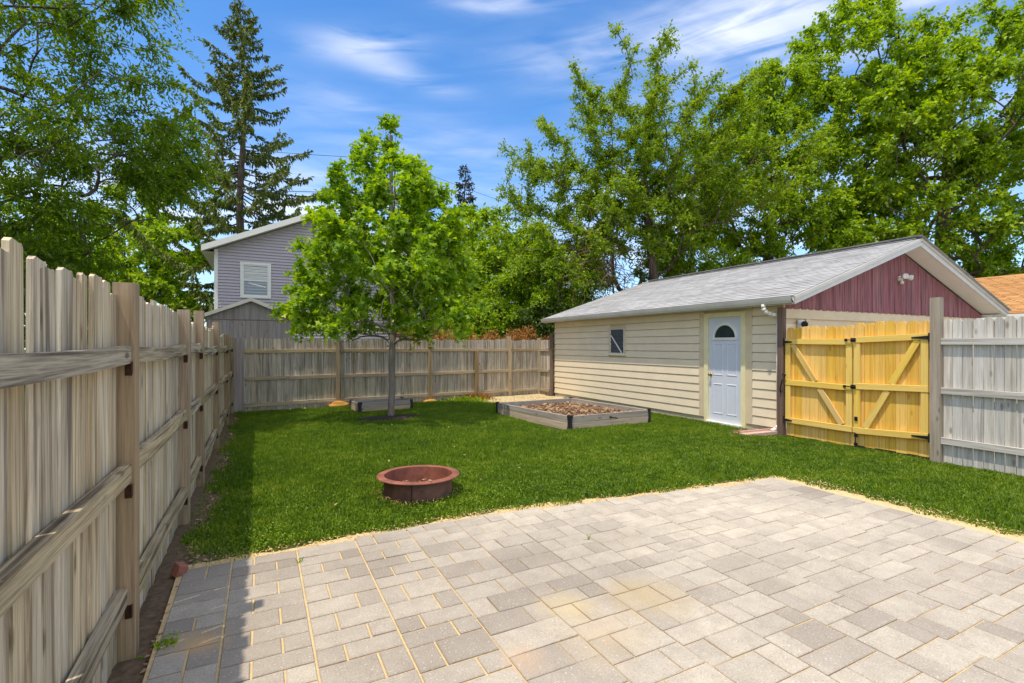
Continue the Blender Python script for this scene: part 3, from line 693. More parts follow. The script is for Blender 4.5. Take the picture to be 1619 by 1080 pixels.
# downspout
def tube_path(mb, pts, r, n=10):
    for i in range(len(pts)-1): mb.cyl(pts[i], pts[i+1], r, n=n)
b = MB(); ys_ = 5.60
pts = [(7.71, ys_, 2.25), (7.71, ys_, 2.19), (7.73, ys_-.01, 2.145), (7.78, ys_-.03, 2.105), (7.85, ys_-.05, 2.085), (7.95, ys_-.08, 2.07), (7.985, ys_-.09, 2.03), (7.985, ys_-.09, .16), (7.965, ys_-.06, .10), (7.90, ys_-.01, .065)]
tube_path(b, pts, .036, 12); b.build('downspout', M['white'], ga, smooth=True)
# gable boards with rounded lower ends
x = GX0+.03; bw = .205; k = 0
gy = GY0-.018
while x < GX1-.05:
    xa, xb = x+.002, min(x+bw-.002, GX1-.02); k += 1
    top = lambda x_: 2.30 + (x_-GX0)*math.tan(SL) + .02 if x_ < RX else 2.30 + (GX1-x_)*math.tan(SL) + .02
    zb = 2.185 + U(-.004, .004)
    out = [(xa, zb+.05), (xa+.008, zb+.022), (xa+.03, zb+.004), ((xa+xb)/2, zb), (xb-.03, zb+.004), (xb-.008, zb+.022), (xb, zb+.05), (xb, top(xb)-.06)]
    if xa < RX < xb: out.append((RX, top(RX)-.06))
    out.append((xa, top(xa)-.06))
    th = .014+U(-.002, .002); nn = len(out)
    V = [(p, gy-th, q) for p, q in out] + [(p, gy, q) for p, q in out]
    MB().add(V, [tuple(range(nn))[::-1], tuple(range(nn, 2*nn))] + [(i, (i+1) % nn, nn+(i+1) % nn, nn+i) for i in range(nn)]).build('gable_board', M['maroon'], ga)
    x += bw
wbox('frieze_board', M['beige_trim'], ga, GX0-.0, GX1, GY0-.017, GY0+.015, 2.02, 2.26)
# front wall siding by the big door, the big door itself
for z in [.105+.165*i for i in range(12)]:
    if z+.165 > 2.03: break
    for a, b_ in ((GX0+.01, 8.66), (14.9, GX1)):
        V = []
        for x_ in (a, b_): V += [(x_, GY0+.015, z), (x_, GY0-.006, z), (x_, GY0+.009, z+.17), (x_, GY0+.015, z+.17)]
        MB().add(V, [(3, 2, 1, 0), (4, 5, 6, 7), (1, 5, 4, 0), (2, 6, 5, 1), (3, 7, 6, 2), (0, 4, 7, 3)]).build('siding_board', M['beige'], ga)
for a, b_ in ((8.66, 8.80), (14.76, 14.90)): wbox('trim_board', M['beige_trim'], ga, a, b_, GY0-.022, GY0+.02, .02, 2.015)
gd = wbox('garage_door', M['garagedoor'], ga, 8.80, 14.76, GY0+.04, GY0+.08, .01, 2.0)
for i in range(4):
    for j in range(8): 
        xa = 8.80+.06+j*.742; wbox('door_panel', M['garagedoor'], gd, xa, xa+.64, GY0+.030, GY0+.0395, .08+i*.49, .44+i*.49)

# ------------------------------------------------------------------ lamps on the garage, splash block
sl = thing('security_light', (11.72, GY0-.034, 2.86), 'white twin head security light on the maroon gable', 'light')
cx, cy, cz = 11.72, GY0-.034, 2.92
b = MB(); b.cyl((cx, cy, cz), (cx, cy-.03, cz), .06, n=16); b.build('base', M['glasswhite'], sl, smooth=False)
for s_ in (-1, 1):
    b = MB(); p0 = Vector((cx+s_*.02, cy-.03, cz+.01)); p1 = Vector((cx+s_*.06, cy-.08, cz+.03)); b.cyl(p0, p1, .012); d_ = Vector((s_*.75, -.55, -.12)).normalized() if s_ > 0 else Vector((-.55, -.75, -.05)).normalized()
    q = p1
    b.lathe([(0, -.01), (.026, 0), (.032, .05), (.052, .09), (.056, .125), (.044, .128), (0, .115)], q, 16, d_); b.build('lamp_head', M['glasswhite'], sl, smooth=True)
b = MB(); b.cyl((cx-.005, cy-.05, cz-.02), (cx-.005, cy-.05, cz-.07), .02); b.lathe([(.0, 0), (.032, 0), (.038, -.02), (.03, -.05), (0, -.058)], (cx-.005, cy-.05, cz-.06), 14); b.build('sensor', M['glasswhite'], sl, smooth=True)
wlmp = thing('wall_lamp', (8.49, GY0-.02, 1.92), 'small black wall lamp beside the garage door above the yellow gate', 'lamp')
b = MB(); b.box(8.42, 8.60, GY0-.032, GY0-.012, 1.84, 2.0); b.build('backplate', M['roofwhite'], wlmp)
b = MB(); b.cyl((8.52, GY0-.033, 1.93), (8.52, GY0-.08, 1.93), .018); b.cyl((8.52, GY0-.08, 1.93), (8.45, GY0-.12, 1.93), .02)
b.lathe([(0, -.02), (.035, -.015), (.05, .03), (.055, .10), (.05, .105), (0, .09)], (8.47, GY0-.11, 1.93), 16, (-.8, -.5, -.15)); b.build('lamp_shade', M['black'], wlmp, smooth=True)
b = MB(); M4 = Matrix.Translation((7.72, 5.66, .012)) @ Matrix.Rotation(R(168), 4, 'Z') @ Matrix.Rotation(R(2), 4, 'Y')
b.box(-.30, .32, -.14, .14, 0, .022, M4); b.box(-.30, .32, -.14, -.115, .0225, .055, M4); b.box(-.30, .32, .115, .14, .0225, .055, M4); b.box(-.3, -.275, -.113, .113, .0225, .055, M4)
tag(b.build('splash_block', M['pink'], None, .004), 'pinkish concrete splash block on the ground below the downspout', 'splash block')

# ------------------------------------------------------------------ post, gates, grey fence
GX = 8.0
pp = beam('wooden_post', M['brownpost'], None, (7.955, 5.44, -.05), (7.965, 5.44, 2.20), .10, .10); tag(pp, 'dark weathered post at the garage corner carrying the gate hinges', 'post')
def hinge(parent, y_, z_, d_, L=.16):      # T hinge: plate on the post, strap tapering along the rail
    x = GX-.062; b = MB()
    b.box(x-.055, x-.047, y_-d_*.0-(.055 if d_ > 0 else 0), y_+(.055 if d_ < 0 else 0), z_-.05, z_+.05) if False else None
    ya, yb = y_, y_+d_*L
    V = [(x, ya, z_-.024), (x, yb, z_-.008), (x, yb, z_+.008), (x, ya, z_+.024), (x-.006, ya, z_-.024), (x-.006, yb, z_-.008), (x-.006, yb, z_+.008), (x-.006, ya, z_+.024)]
    b.add(V, [(0, 1, 2, 3), (7, 6, 5, 4), (0, 4, 5, 1), (1, 5, 6, 2), (2, 6, 7, 3), (3, 7, 4, 0)])
    b.cyl((x-.004, ya-d_*.012, z_-.06), (x-.004, ya-d_*.012, z_+.06), .010)
    y0, y1 = sorted((ya-d_*.02, ya-d_*.075)); b.box(x-.004, x, y0, y1, z_-.06, z_+.06)
    b.build('hinge', M['black'], parent)
def gate_leaf(label, y0, y1, ztop, zr, zbot, brace_up, n):
    root = thing('gate_leaf', (GX, (y0+y1)/2, 0), label, 'gate', 'double gate leaves')
    bw = (y1-y0)/n
    for i in range(n):
        picket('picket', M['yellow'], root, GX+.010, y0+bw*(i+.5), zbot+U(-.008, .008), ztop-zbot+U(-.008, .008), bw-.004, .018, math.pi/2, 'round', U(-.002, .002), 0, U(-.01, .01))
    xr = GX-.037
    for za in zr: beam('rail', M['yellowrail'], root, (xr-.002, y0+.005, za[0]), (xr-.002, y1-.005, za[1]), .088, .038, (1, 0, 0))
    lo = lambda k, y_: zr[k][0] + (zr[k][1]-zr[k][0])*(y_-y0)/(y1-y0)
    for ys in (y0+.05, y1-.05):
        for k in (0, 1): beam('stile', M['yellowrail'], root, (xr+.004, ys, lo(k+1, ys)+.046), (xr+.004, ys, lo(k, ys)-.046), .085, .034, (1, 0, 0))
    # diagonal brace in two pieces, cut at the middle rail
    ya, yb = (y0+.16, y1-.13) if brace_up else (y1-.16, y0+.13)     # bottom end y, top end y
    P = lambda y_, z_: Vector((xr+.006, y_, z_))
    bz, tz = lo(2, ya)+.05, lo(0, yb)-.05; mz = lo(1, (ya+yb)/2)
    f = lambda z_: ya + (yb-ya)*(z_-bz)/(tz-bz)
    m_ = M['brace'] if brace_up else M['yellowrail']
    for za, zb in ((bz, mz-.05), (mz+.05, tz)): beam('brace', m_, root, P(f(za), za+.002), P(f(zb), zb), .085, .034, (1, 0, 0))
    return root
YC = 4.295
gl1 = gate_leaf('left yellow wooden gate leaf next to the garage corner with pale diagonal brace', YC+.006, 5.375, 1.855, [(1.60, 1.615), (.905, .925), (.28, .285)], .02, True, 8)
gl2 = gate_leaf('right yellow wooden gate leaf hinged to the tall grey post', 3.345, YC-.006, 1.89, [(1.67, 1.63), (.965, .935), (.325, .27)], .045, False, 7)
for z_ in (1.605, .285): hinge(gl1, 5.36, z_, -1, .12)
for z_ in (1.655, .315): hinge(gl2, 3.345, z_, 1, .19)
# latches and bolt
for z_, L_ in ((1.63, .10), (.925, .12)):
    b = MB(); x = GX-.064; b.box(x-.006, x, YC-.05, YC+.02, z_-.03, z_+.03); b.cyl((x-.014, YC-.06, z_), (x-.014, YC+L_, z_+.005), .007); b.cyl((x-.014, YC-.03, z_-.025), (x-.03, YC-.03, z_-.025), .006); b.box(x-.02, x-.006, YC+L_-.035, YC+L_, z_-.02, z_+.02); b.build('latch', M['black'], gl2)
b = MB(); b.box(GX-.064, GX-.058, YC-.075, YC-.03, .42, .48); b.build('latch_plate', M['black'], gl2)
b = MB(); x = GX-.05; b.cyl((x-.012, YC-.045, .03), (x-.012, YC-.045, .24), .008); b.cyl((x-.012, YC-.045, .235), (x-.012, YC-.01, .235), .008); b.box(x-.006, x-.0, YC-.07, YC-.02, .05, .09); b.box(x-.006, x, YC-.07, YC-.02, .18, .22); b.build('drop_bolt', M['black'], gl2)
b = MB(); tube_path(b, [(7.905, 5.36, 1.05), (7.87, 5.35, 1.02), (7.875, 5.41, .80), (7.90, 5.42, .76)], .011, 8); b.cyl((7.905, 5.36, 1.05), (7.915, 5.36, 1.05), .03); tag(b.build('pull_bar', M['black'], None, smooth=True), 'black steel pull bar on the dark post beside the left gate leaf', 'handle')

gf = thing('wooden_fence', (GX, 2.3, 0), 'pale grey sun-bleached picket fence to the right of the yellow gate', 'fence')
beam('post', M['greypost'], gf, (GX-.03, 3.265, -.05), (GX-.03, 3.265, 2.185), .11, .11)
beam('post', M['grey'], gf, (GX+.06, .75, -.05), (GX+.06, .75, 1.85), .09, .09)
for z_ in (1.60, .955, .30): beam('rail', M['grey'], gf, (GX-.037, .7, z_-.01), (GX-.037, 3.205, z_), .085, .038)
yy = 3.20; fr = random.Random(3)
while yy > .7:
    wd = fr.choice([.088, .092, .096]); zb = .05 if yy > 2.2 else .10
    picket('picket', M['grey'], gf, GX+.002, yy-wd/2, zb-.04, 1.895-zb+.04+fr.gauss(0, .004), wd, .017, math.pi/2, 'dog', fr.gauss(0, .002), 0, fr.gauss(0, .015)); yy -= wd+.009

# ------------------------------------------------------------------ fire ring
fc = Vector((1.47, 5.04, 0)); fire = thing('fire_pit_ring', tuple(fc), 'rusty steel fire pit ring standing on the lawn', 'fire pit')
tilt = Matrix.Translation(fc) @ Matrix.Rotation(R(-1.2), 4, 'X') @ Matrix.Rotation(R(.6), 4, 'Y')
def lath(prof, n=64):
    V = []; F = []
    for r_, z_ in prof:
        for i in range(n): a = 2*math.pi*i/n; V.append(tilt @ Vector((r_*math.cos(a), r_*math.sin(a), z_)))
    for k in range(len(prof)-1):
        for i in range(n): F.append((k*n+i, k*n+(i+1) % n, (k+1)*n+(i+1) % n, (k+1)*n+i))
    return V, F
MB().add(*lath([(.345, -.02), (.350, .0), (.350, .195), (.3465, .198)])).build('ring_wall', M['rust_body'], fire, smooth=True)
MB().add(*lath([(.3465, .198), (.3465, -.02)])).build('ring_inner', M['rust'], fire, smooth=True)
MB().add(*lath([(.3475, .197), (.3475, .206), (.352, .210), (.412, .208), (.424, .203), (.425, .196), (.412, .197), (.351, .199)])).build('rim', M['rust'], fire)
for a in (R(243), R(64)):
    b = MB(); c_, s_ = math.cos(a), math.sin(a); b.box(.350, .3535, -.006, .006, 0, .195, tilt @ Matrix.Rotation(a, 4, 'Z')); b.box(.351, .424, -.0015, .0015, .209, .2112, tilt @ Matrix.Rotation(a+R(28 if a > 2 else 150), 4, 'Z')); b.build('seam', M['mulch'], fire)
V = [(0, 0, .035)]; n = 40
for r_ in (.12, .22, .3, .345):
    for i in range(n): a = 2*math.pi*i/n; V.append((r_*math.cos(a), r_*math.sin(a), .03+.018*math.sin(a*3+r_*9)+.02*math.cos(a*2)))
F = [(0, 1+i, 1+(i+1) % n) for i in range(n)]
for k in range(3):
    for i in range(n): F.append((1+k*n+i, 1+k*n+(i+1) % n, 1+(k+1)*n+(i+1) % n, 1+(k+1)*n+i))
MB().add([tuple(Vector(v)+fc) for v in V], [f[::-1] if False else f for f in F]).build('ash_bed', M['mulch'], fire)

def litter(name, mat, n, fn, size, parent=None, origin=None, label=None, cat=None, curl=.3, asp=.5):
    """scattered curled leaves / chips as one mesh"""
    V = []; F = []; rr = []
    for i in range(n):
        p = Vector(fn()); q = Euler((U(-curl, curl), U(-curl, curl), U(0, 6.28))).to_matrix(); s_ = size*U(.5, 1.4); b0 = len(V)
        for a, c_, h in ((-1, 0, 0), (0, -asp, .18), (1, 0, .02), (0, asp, .18)): V.append(p + q @ Vector((a*s_, c_*s_, h*s_)))
        F += [(b0, b0+1, b0+2), (b0, b0+2, b0+3)]; x_ = random.random(); rr += [x_, x_]
    o = tri_obj(name, np.array([tuple(v) for v in V]), F, mat, parent, rr, origin); o['kind'] = 'stuff'
    if label: tag(o, label, cat)
    return o
M['litter'] = leaf_mat('dry_leaf_litter', [(0, srgb(104, 78, 60)), (.4, srgb(146, 116, 88)), (.7, srgb(190, 158, 118)), (1, srgb(140, 128, 118))], .15, .6, .02)
def ringpt():
    a = U(0, 6.28); r_ = .33*math.sqrt(random.random()); return (fc.x+r_*math.cos(a), fc.y+r_*math.sin(a), .05+U(0, .025))
litter('ash_and_leaves', M['litter'], 160, ringpt, .022, None, tuple(fc), 'dry leaves and ash lying inside the rusty fire pit ring', 'leaf litter')

# ------------------------------------------------------------------ raised beds
def raised_bed(label, P4, hts, heights_bracket, zfill, name='raised_bed'):
    c_ = sum((Vector(p) for p in P4), Vector((0, 0)))/4
    root = thing(name, (c_.x, c_.y, 0), label, 'planter')
    H = sum(hts)
    for i in range(4):
        a = Vector(P4[i]); b_ = Vector(P4[(i+1) % 4]); d_ = (b_-a).normalized(); nrm = Vector((d_.y, -d_.x)); z_ = -.02
        for k, h in enumerate(hts):
            hh = h + (.02 if k == 0 else 0)
            pa = a + d_*.03 - nrm*.022; pb = b_ - d_*.03 - nrm*.022
            beam('board', M['bed_low'] if k == 0 else M['bed'], root, (pa.x, pa.y, z_+hh/2), (pb.x, pb.y, z_+hh/2+U(-.002, .002)), hh-.003, .038, (nrm.x, nrm.y, 0), .004); z_ += hh
        # black corner bracket with waisted sides
        dprev = (Vector(P4[i-1])-a).normalized(); mb = MB(); wd = .075; n = 8
        for dirv, nv_ in ((d_, Vector((d_.y, -d_.x))), (dprev, Vector((-dprev.y, dprev.x)))):
            V = []
            for k in range(n+1):
                z2 = -.015 + (H+.02+.012)*k/n; u = k/n; wv = wd*(1-.32*math.sin(math.pi*u)**1.0)
                for s0, o_ in ((-.006, .001), (wv, .001), (wv, .009), (-.006, .009)): V.append((a.x+dirv.x*s0+nv_.x*(o_), a.y+dirv.y*s0+nv_.y*o_, z2))
            F = []
            for k in range(n):
                for q in range(4): F.append((k*4+q, k*4+(q+1) % 4, (k+1)*4+(q+1) % 4, (k+1)*4+q))
            F += [(3, 2, 1, 0), (n*4, n*4+1, n*4+2, n*4+3)]; mb.add(V, F)
        cp = a + d_*.02 + dprev*.02
        mb.box(cp.x-.03, cp.x+.03, cp.y-.03, cp.y+.03, H-.01, H+.012) 
        mb.build('corner_bracket', M['blackplastic'], root)
    # fill
    n = 16; V = []; F = []
    A, B, C, D = [Vector(p) for p in P4]
    sh = lambda p: c_ + (p-c_)*.965
    for i in range(n+1):
        for j in range(n+1):
            p = sh(A).lerp(sh(B), i/n).lerp(sh(D).lerp(sh(C), i/n), j/n); V.append((p.x, p.y, zfill(i/n, j/n)+U(-.008, .008)))
    for i in range(n):
        for j in range(n): F.append((i*(n+1)+j, (i+1)*(n+1)+j, (i+1)*(n+1)+j+1, i*(n+1)+j+1))
    f = MB().add(V, F).build('soil', M['debris'], root)
    if f.data.polygons[0].normal.z < 0: f.data.flip_normals()
    return root
P4 = [(5.03, 7.55), (7.02, 7.62), (6.86, 10.22), (4.76, 10.12)]
zf1 = lambda u, v: .115 + .05*math.sin(u*3)*math.sin(v*3.0)
raised_bed('large square raised garden bed of grey boards with black corner brackets beside the garage', P4, [.125, .125], .25, zf1)
b = MB(); tube_path(b, [(5.98, 7.578, .175), (5.98, 7.55, .175), (6.06, 7.545, .16), (6.13, 7.55, .145)], .010, 8); b.lathe([(0, 0), (.022, 0), (.022, .02), (0, .02)], (5.98, 7.575, .175), 12, (0, -1, 0)); tag(b.build('hose_fitting', M['black'], None, smooth=True), 'small black hose fitting on the front board of the large raised bed', 'hose fitting')
P4b = [(2.02, 11.70), (3.30, 11.82), (3.23, 12.50), (1.92, 12.38)]
raised_bed('small low raised bed with black corner brackets against the back fence behind the tree trunk', P4b, [.11, .11], .22, lambda u, v: .13)
c5 = (Vector(P4[0])+Vector(P4[2]))/2
def bedpt():
    u, v = U(.05, .95), U(.05, .95); A, B, C, D = [Vector(p) for p in P4]; p = A.lerp(B, u).lerp(D.lerp(C, u), v)
    return (p.x, p.y, zf1(u, v)+U(.005, .045))
litter('dead_leaves', M['litter'], 1500, bedpt, .045, None, (c5.x, c5.y, .1), 'dry brown leaves and plant debris filling the large raised bed', 'leaf litter', .6)
b = MB()
for i in range(150):
    p = Vector(bedpt()); d_ = Vector((U(-1, 1), U(-1, 1), U(-.15, .3))).normalized()*U(.1, .4); b.cyl(p, p+d_, U(.002, .006), .001, 4, False)
tag(b.build('dead_twigs', M['twig_dead']), 'grey twigs and dead stems lying in the large raised bed', 'twigs', kind='stuff')
b4 = lambda: (U(2.1, 3.15), U(11.9, 12.35), .14+U(0, .02))
litter('dead_leaves', M['litter'], 120, b4, .04, None, (2.6, 12.1, .13), 'few dry leaves in the small back raised bed', 'leaf litter', .6)

# ------------------------------------------------------------------ grey house, shed, orange roof house, distant house
hz = thing('house', (2.35, 22, 0), 'two storey grey vinyl sided house with white trim behind the back fence', 'house')
HX0, HX1, HY0, HY1 = -1.55, 6.25, 22.0, 29.0; HEZ = 5.25; HRX = 2.35; hp = .44; HRZ = HEZ + (HRX-HX0)*hp
b = MB(); b.box(HX0, HX1, HY0, HY1, -.1, HEZ); b.add([(HX0, HY0, HEZ), (HX1, HY0, HEZ), (HRX, HY0, HRZ), (HX0, HY1, HEZ), (HX1, HY1, HEZ), (HRX, HY1, HRZ)], [(0, 1, 2), (3, 5, 4), (0, 2, 5, 3), (1, 4, 5, 2)]); b.build('wall', M['vinyl'], hz)
b = MB(); z = .2
while z < HRZ-.15:
    xa = HX0+.06 if z < HEZ-.1 else HX0 + (z-HEZ+.13)/hp; xb = HX1-.06 if z < HEZ-.1 else HX1 - (z-HEZ+.13)/hp
    V = []
    for x_ in (xa, xb): V += [(x_, HY0-.001, z), (x_, HY0-.045, z), (x_, HY0-.006, z+.118), (x_, HY0-.001, z+.118)]
    if xb-xa > .2: b.add(V, [(3, 2, 1, 0), (4, 5, 6, 7), (1, 5, 4, 0), (2, 6, 5, 1), (3, 7, 6, 2), (0, 4, 7, 3)])
    z += .118
o = b.build('siding', M['vinyl'], hz); o['kind'] = 'stuff'
for x_ in (HX0, HX1): wbox('corner_trim', M['white'], hz, x_-.035, x_+.09 if x_ < 0 else x_+.035, HY0-.045, HY0+.09, 0, HEZ-.02)
for side in (-1, 1):
    ex = HX0-.42 if side < 0 else HX1+.42; ez = HEZ - .42*hp + .12
    b = MB(); rz = HRZ+.12
    V = [(ex, HY0-.42, ez), (HRX, HY0-.42, rz), (HRX, HY1+.4, rz), (ex, HY1+.4, ez), (ex, HY0-.42, ez+.09), (HRX, HY0-.42, rz+.09), (HRX, HY1+.4, rz+.09), (ex, HY1+.4, ez+.09)]
    F = [(0, 1, 2, 3), (7, 6, 5, 4), (0, 4, 5, 1), (1, 5, 6, 2), (2, 6, 7, 3), (3, 7, 4, 0)]
    b.add(V, F if side < 0 else [f[::-1] for f in F]); b.build('roof', M['shingle'], hz)
    b = MB(); V = []
    for y_ in (HY0-.445, HY0-.422):
        V += [(ex, y_, ez-.12), (HRX, y_, rz-.12), (HRX, y_, rz+.10), (ex, y_, ez+.10)]
    b.add(V, [(0, 1, 2, 3), (7, 6, 5, 4), (0, 4, 5, 1), (1, 5, 6, 2), (2, 6, 7, 3), (3, 7, 4, 0)]); b.build('rake_board', M['white'], hz)
    b = MB(); xs2 = sorted((ex, ex + (-side)*.02)); b.box(xs2[0], xs2[1], HY0-.42, HY1+.4, ez-.13, ez+.085); b.build('fascia', M['white'], hz)
    b = MB(); V = [(ex, HY0-.42, ez-.12), (HX0-.002 if side < 0 else HX1+.002, HY0-.42, ez-.12), (HX0-.002 if side < 0 else HX1+.002, HY1, ez-.12), (ex, HY1, ez-.12)]; b.add(V, [(0, 1, 2, 3)]); b.build('eave_soffit', M['white'], hz)
    b = MB(); V = [(ex, HY0-.42, ez-.10), (HRX, HY0-.42, rz-.10), (HRX, HY0-.035, rz-.10), (ex, HY0-.035, ez-.10)]; b.add(V, [(0, 1, 2, 3)]); b.build('rake_soffit', M['white'], hz)
hwx0, hwx1, hwz0, hwz1 = -.62, .28, 3.50, 4.72
fr_ = MB()
for (a, b_, c_, d_) in ((hwx0-.09, hwx1+.09, hwz1, hwz1+.09), (hwx0-.09, hwx1+.09, hwz0-.09, hwz0), (hwx0-.09, hwx0, hwz0, hwz1), (hwx1, hwx1+.09, hwz0, hwz1)): fr_.box(a, b_, HY0-.07, HY0, c_, d_)
hw = fr_.build('window', M['white'], hz)
b = MB(); b.box(hwx0, hwx1, HY0-.05, HY0-.01, (hwz0+hwz1)/2-.03, (hwz0+hwz1)/2+.03)
for (a, b_, c_, d_) in ((hwx0, hwx0+.04, hwz0+.04, hwz1-.04), (hwx1-.04, hwx1, hwz0+.04, hwz1-.04), (hwx0, hwx1, hwz0, hwz0+.04), (hwx0, hwx1, hwz1-.04, hwz1)): b.box(a, b_, HY0-.048, HY0-.012, c_, d_)
b.build('sash', M['white'], hw)
for c_, d_ in ((hwz0+.04, (hwz0+hwz1)/2-.03), ((hwz0+hwz1)/2+.03, hwz1-.04)): wbox('pane', M['paneglass'], hw, hwx0+.04, hwx1-.04, HY0-.034, HY0-.030, c_, d_)
for k in range(10):      # blind slats behind the upper pane, some crooked
    zb = (hwz0+hwz1)/2+.06+k*.05
    beam('blind_slat', M['white'], hw, (hwx0+.05, HY0-.041, zb+U(-.006, .006)), (hwx1-.05, HY0-.041, zb+U(-.012, .012)), .032, .004, (0, 1, 0), .001)
beam('blind_slat', M['white'], hw, (hwx0+.2, HY0-.041, hwz0+.50), (hwx1-.1, HY0-.041, hwz0+.36), .05, .004, (0, 1, 0), .001)
# shed
sh = thing('shed', (-.23, 15.3, 0), 'small grey wooden shed with gabled roof behind the back left corner of the fence', 'shed')
SX0, SX1, SY0, SY1 = -1.28, .82, 15.3, 17.4; SEZ = 2.34; SRX = (SX0+SX1)/2; SRZ = 2.78
b = MB(); b.box(SX0, SX1, SY0, SY1, 0, SEZ); b.add([(SX0, SY0, SEZ), (SX1, SY0, SEZ), (SRX, SY0, SRZ), (SX0, SY1, SEZ), (SX1, SY1, SEZ), (SRX, SY1, SRZ)], [(0, 1, 2), (3, 5, 4), (0, 2, 5, 3), (1, 4, 5, 2)]); b.build('wall', M['shed'], sh)
n = 14; bw = (SX1-SX0)/n
for i in range(n):
    xa, xb = SX0+i*bw+.002, SX0+(i+1)*bw-.002
    picket('wall_board', M['shed'], sh, (xa+xb)/2, SY0-.012, .0, 2.22, bw-.004, .016, 0, 'flat', 0, 0, U(-.02, .02))
    tp = lambda x_: SEZ + (SRZ-SEZ)*(1-abs(x_-SRX)/(SRX-SX0)) - .01
    xm = [(xa, 2.25), (xb, 2.25), (xb, max(2.26, tp(xb))), (xa, max(2.26, tp(xa)))]
    V = [(p, SY0-.024, q) for p, q in xm] + [(p, SY0-.001, q) for p, q in xm]
    MB().add(V, [(0, 1, 2, 3), (7, 6, 5, 4), (0, 4, 5, 1), (1, 5, 6, 2), (2, 6, 7, 3), (3, 7, 4, 0)]).build('gable_board', M['shed'], sh)
for side in (-1, 1):
    ex = SRX + side*(SRX-SX0+.10); ez = SEZ-.02; b = MB()
    V = [(ex, SY0-.12, ez), (SRX, SY0-.12, SRZ+.02), (SRX, SY1+.1, SRZ+.02), (ex, SY1+.1, ez)]; V += [(x_, y_, z_+.05) for x_, y_, z_ in V]
    F = [(0, 1, 2, 3), (7, 6, 5, 4), (0, 4, 5, 1), (1, 5, 6, 2), (2, 6, 7, 3), (3, 7, 4, 0)]; b.add(V, F if side < 0 else [f[::-1] for f in F]); b.build('roof', M['shingle'], sh)
    b = MB(); V = []
    for y_ in (SY0-.145, SY0-.122): V += [(ex, y_, ez-.05), (SRX, y_, SRZ-.03), (SRX, y_, SRZ+.065), (ex, y_, ez+.045)]
    b.add(V, F); b.build('rake_board', M['offwhite'], sh)
# house with the orange roof
oh = thing('house', (21.9, 3, 0), 'low house with orange-brown shingle roof and white gutter behind the garage on the right', 'house')
wbox('wall', M['white'], oh, 17.9, 25.9, -2, 10.5, 0, 2.3)
OEX, OEZ, ORX, ORZ = 17.5, 2.38, 21.9, 3.86; osl = math.atan2(ORZ-OEZ, ORX-OEX); OL = (ORX-OEX)/math.cos(osl)
for side in (-1, 1):
    b = MB(); ex = ORX + side*(ORX-OEX); V = [(ex, -2.4, OEZ), (ORX, -2.4, ORZ), (ORX, 10.9, ORZ), (ex, 10.9, OEZ)]; V += [(x_, y_, z_-.1) for x_, y_, z_ in V]
    F = [(3, 2, 1, 0), (4, 5, 6, 7), (0, 1, 5, 4), (1, 2, 6, 5), (2, 3, 7, 6), (3, 0, 4, 7)]; b.add(V, F if side < 0 else [f[::-1] for f in F]); ro = b.build('roof', M['shingle_orange'], oh)
    if side < 0:
        rb = MB(); up = Vector((math.cos(osl), 0, math.sin(osl))); xx = Vector((0, -1, 0)); zx = xx.cross(up); R3 = Matrix((xx, up, zx)).transposed().to_4x4()
        for r_ in range(int(OL/.15)):
            y_ = 3.2 + (r_ % 3)*.11
            while y_ < 10.7:
                rb.add(*tab_vf(U(.28, .34), .16), Matrix.Translation((OEX + r_*.15*math.cos(osl), y_, OEZ + r_*.15*math.sin(osl)+.003)) @ R3 @ Matrix.Rotation(random.gauss(0, .01), 4, 'X')); y_ += .33
        o = link('shingle', rb.mesh('shingle'), M['shingle_orange'], ro); o['kind'] = 'stuff'
wbox('gutter', M['white'], oh, 17.36, 17.49, -2.4, 10.9, 2.20, 2.36)
# pale neighbour roof at the far left
nh = thing('house', (-12.5, 20, 0), 'pale neighbouring house glimpsed through the trees at the far left edge', 'house')
wbox('wall', M['roofwhite'], nh, -16, -9.6, 16, 24, 0, 3.6)
for side in (-1, 1):
    ex = -12.8 + side*3.6; b = MB(); V = [(ex, 15.6, 3.5), (-12.8, 15.6, 5.2), (-12.8, 24.4, 5.2), (ex, 24.4, 3.5)]; V += [(x_, y_, z_+.12) for x_, y_, z_ in V]
    F = [(0, 1, 2, 3), (7, 6, 5, 4), (0, 4, 5, 1), (1, 5, 6, 2), (2, 6, 7, 3), (3, 7, 4, 0)]; b.add(V, F if side < 0 else [f[::-1] for f in F]); b.build('roof', M['shingle'], nh)

# ------------------------------------------------------------------ utility pole and wires
up_ = thing('utility_pole', (7.07, 30.07, 0), 'wooden utility pole whose top shows just above the small tree', 'pole')
b = MB(); b.cyl((7.07, 30.07, 0), (7.07, 30.07, 14.3), .16, .11, 14); b.build('pole', M['polewood'], up_, smooth=False)
b = MB(); b.box(6.0, 8.1, 29.9, 30.02, 12.7, 12.82); b.build('crossarm', M['polewood'], up_)
def wire(p0, p1, sag, label, r=.014):
    b = MB(); p0 = Vector(p0); p1 = Vector(p1); n = 24; pts = []
    for i in range(n+1): u = i/n; p = p0.lerp(p1, u); p.z -= sag*4*u*(1-u); pts.append(p)
    tube_path(b, pts, r, 5); tag(b.build('power_line', M['wire']), label, 'cable')
wire((-26, 30, 11.4), (7.0, 30.0, 12.85), .7, 'upper thin overhead cable crossing the sky behind the spruce')
wire((-26, 30, 9.3), (7.0, 30.0, 10.8), .8, 'lower thin overhead cable crossing behind the spruce near the house roof', .018)
wire((7.1, 30.1, 12.85), (40, 34, 10.5), .9, 'thin overhead cable running right from the pole towards the tall trees', .011)

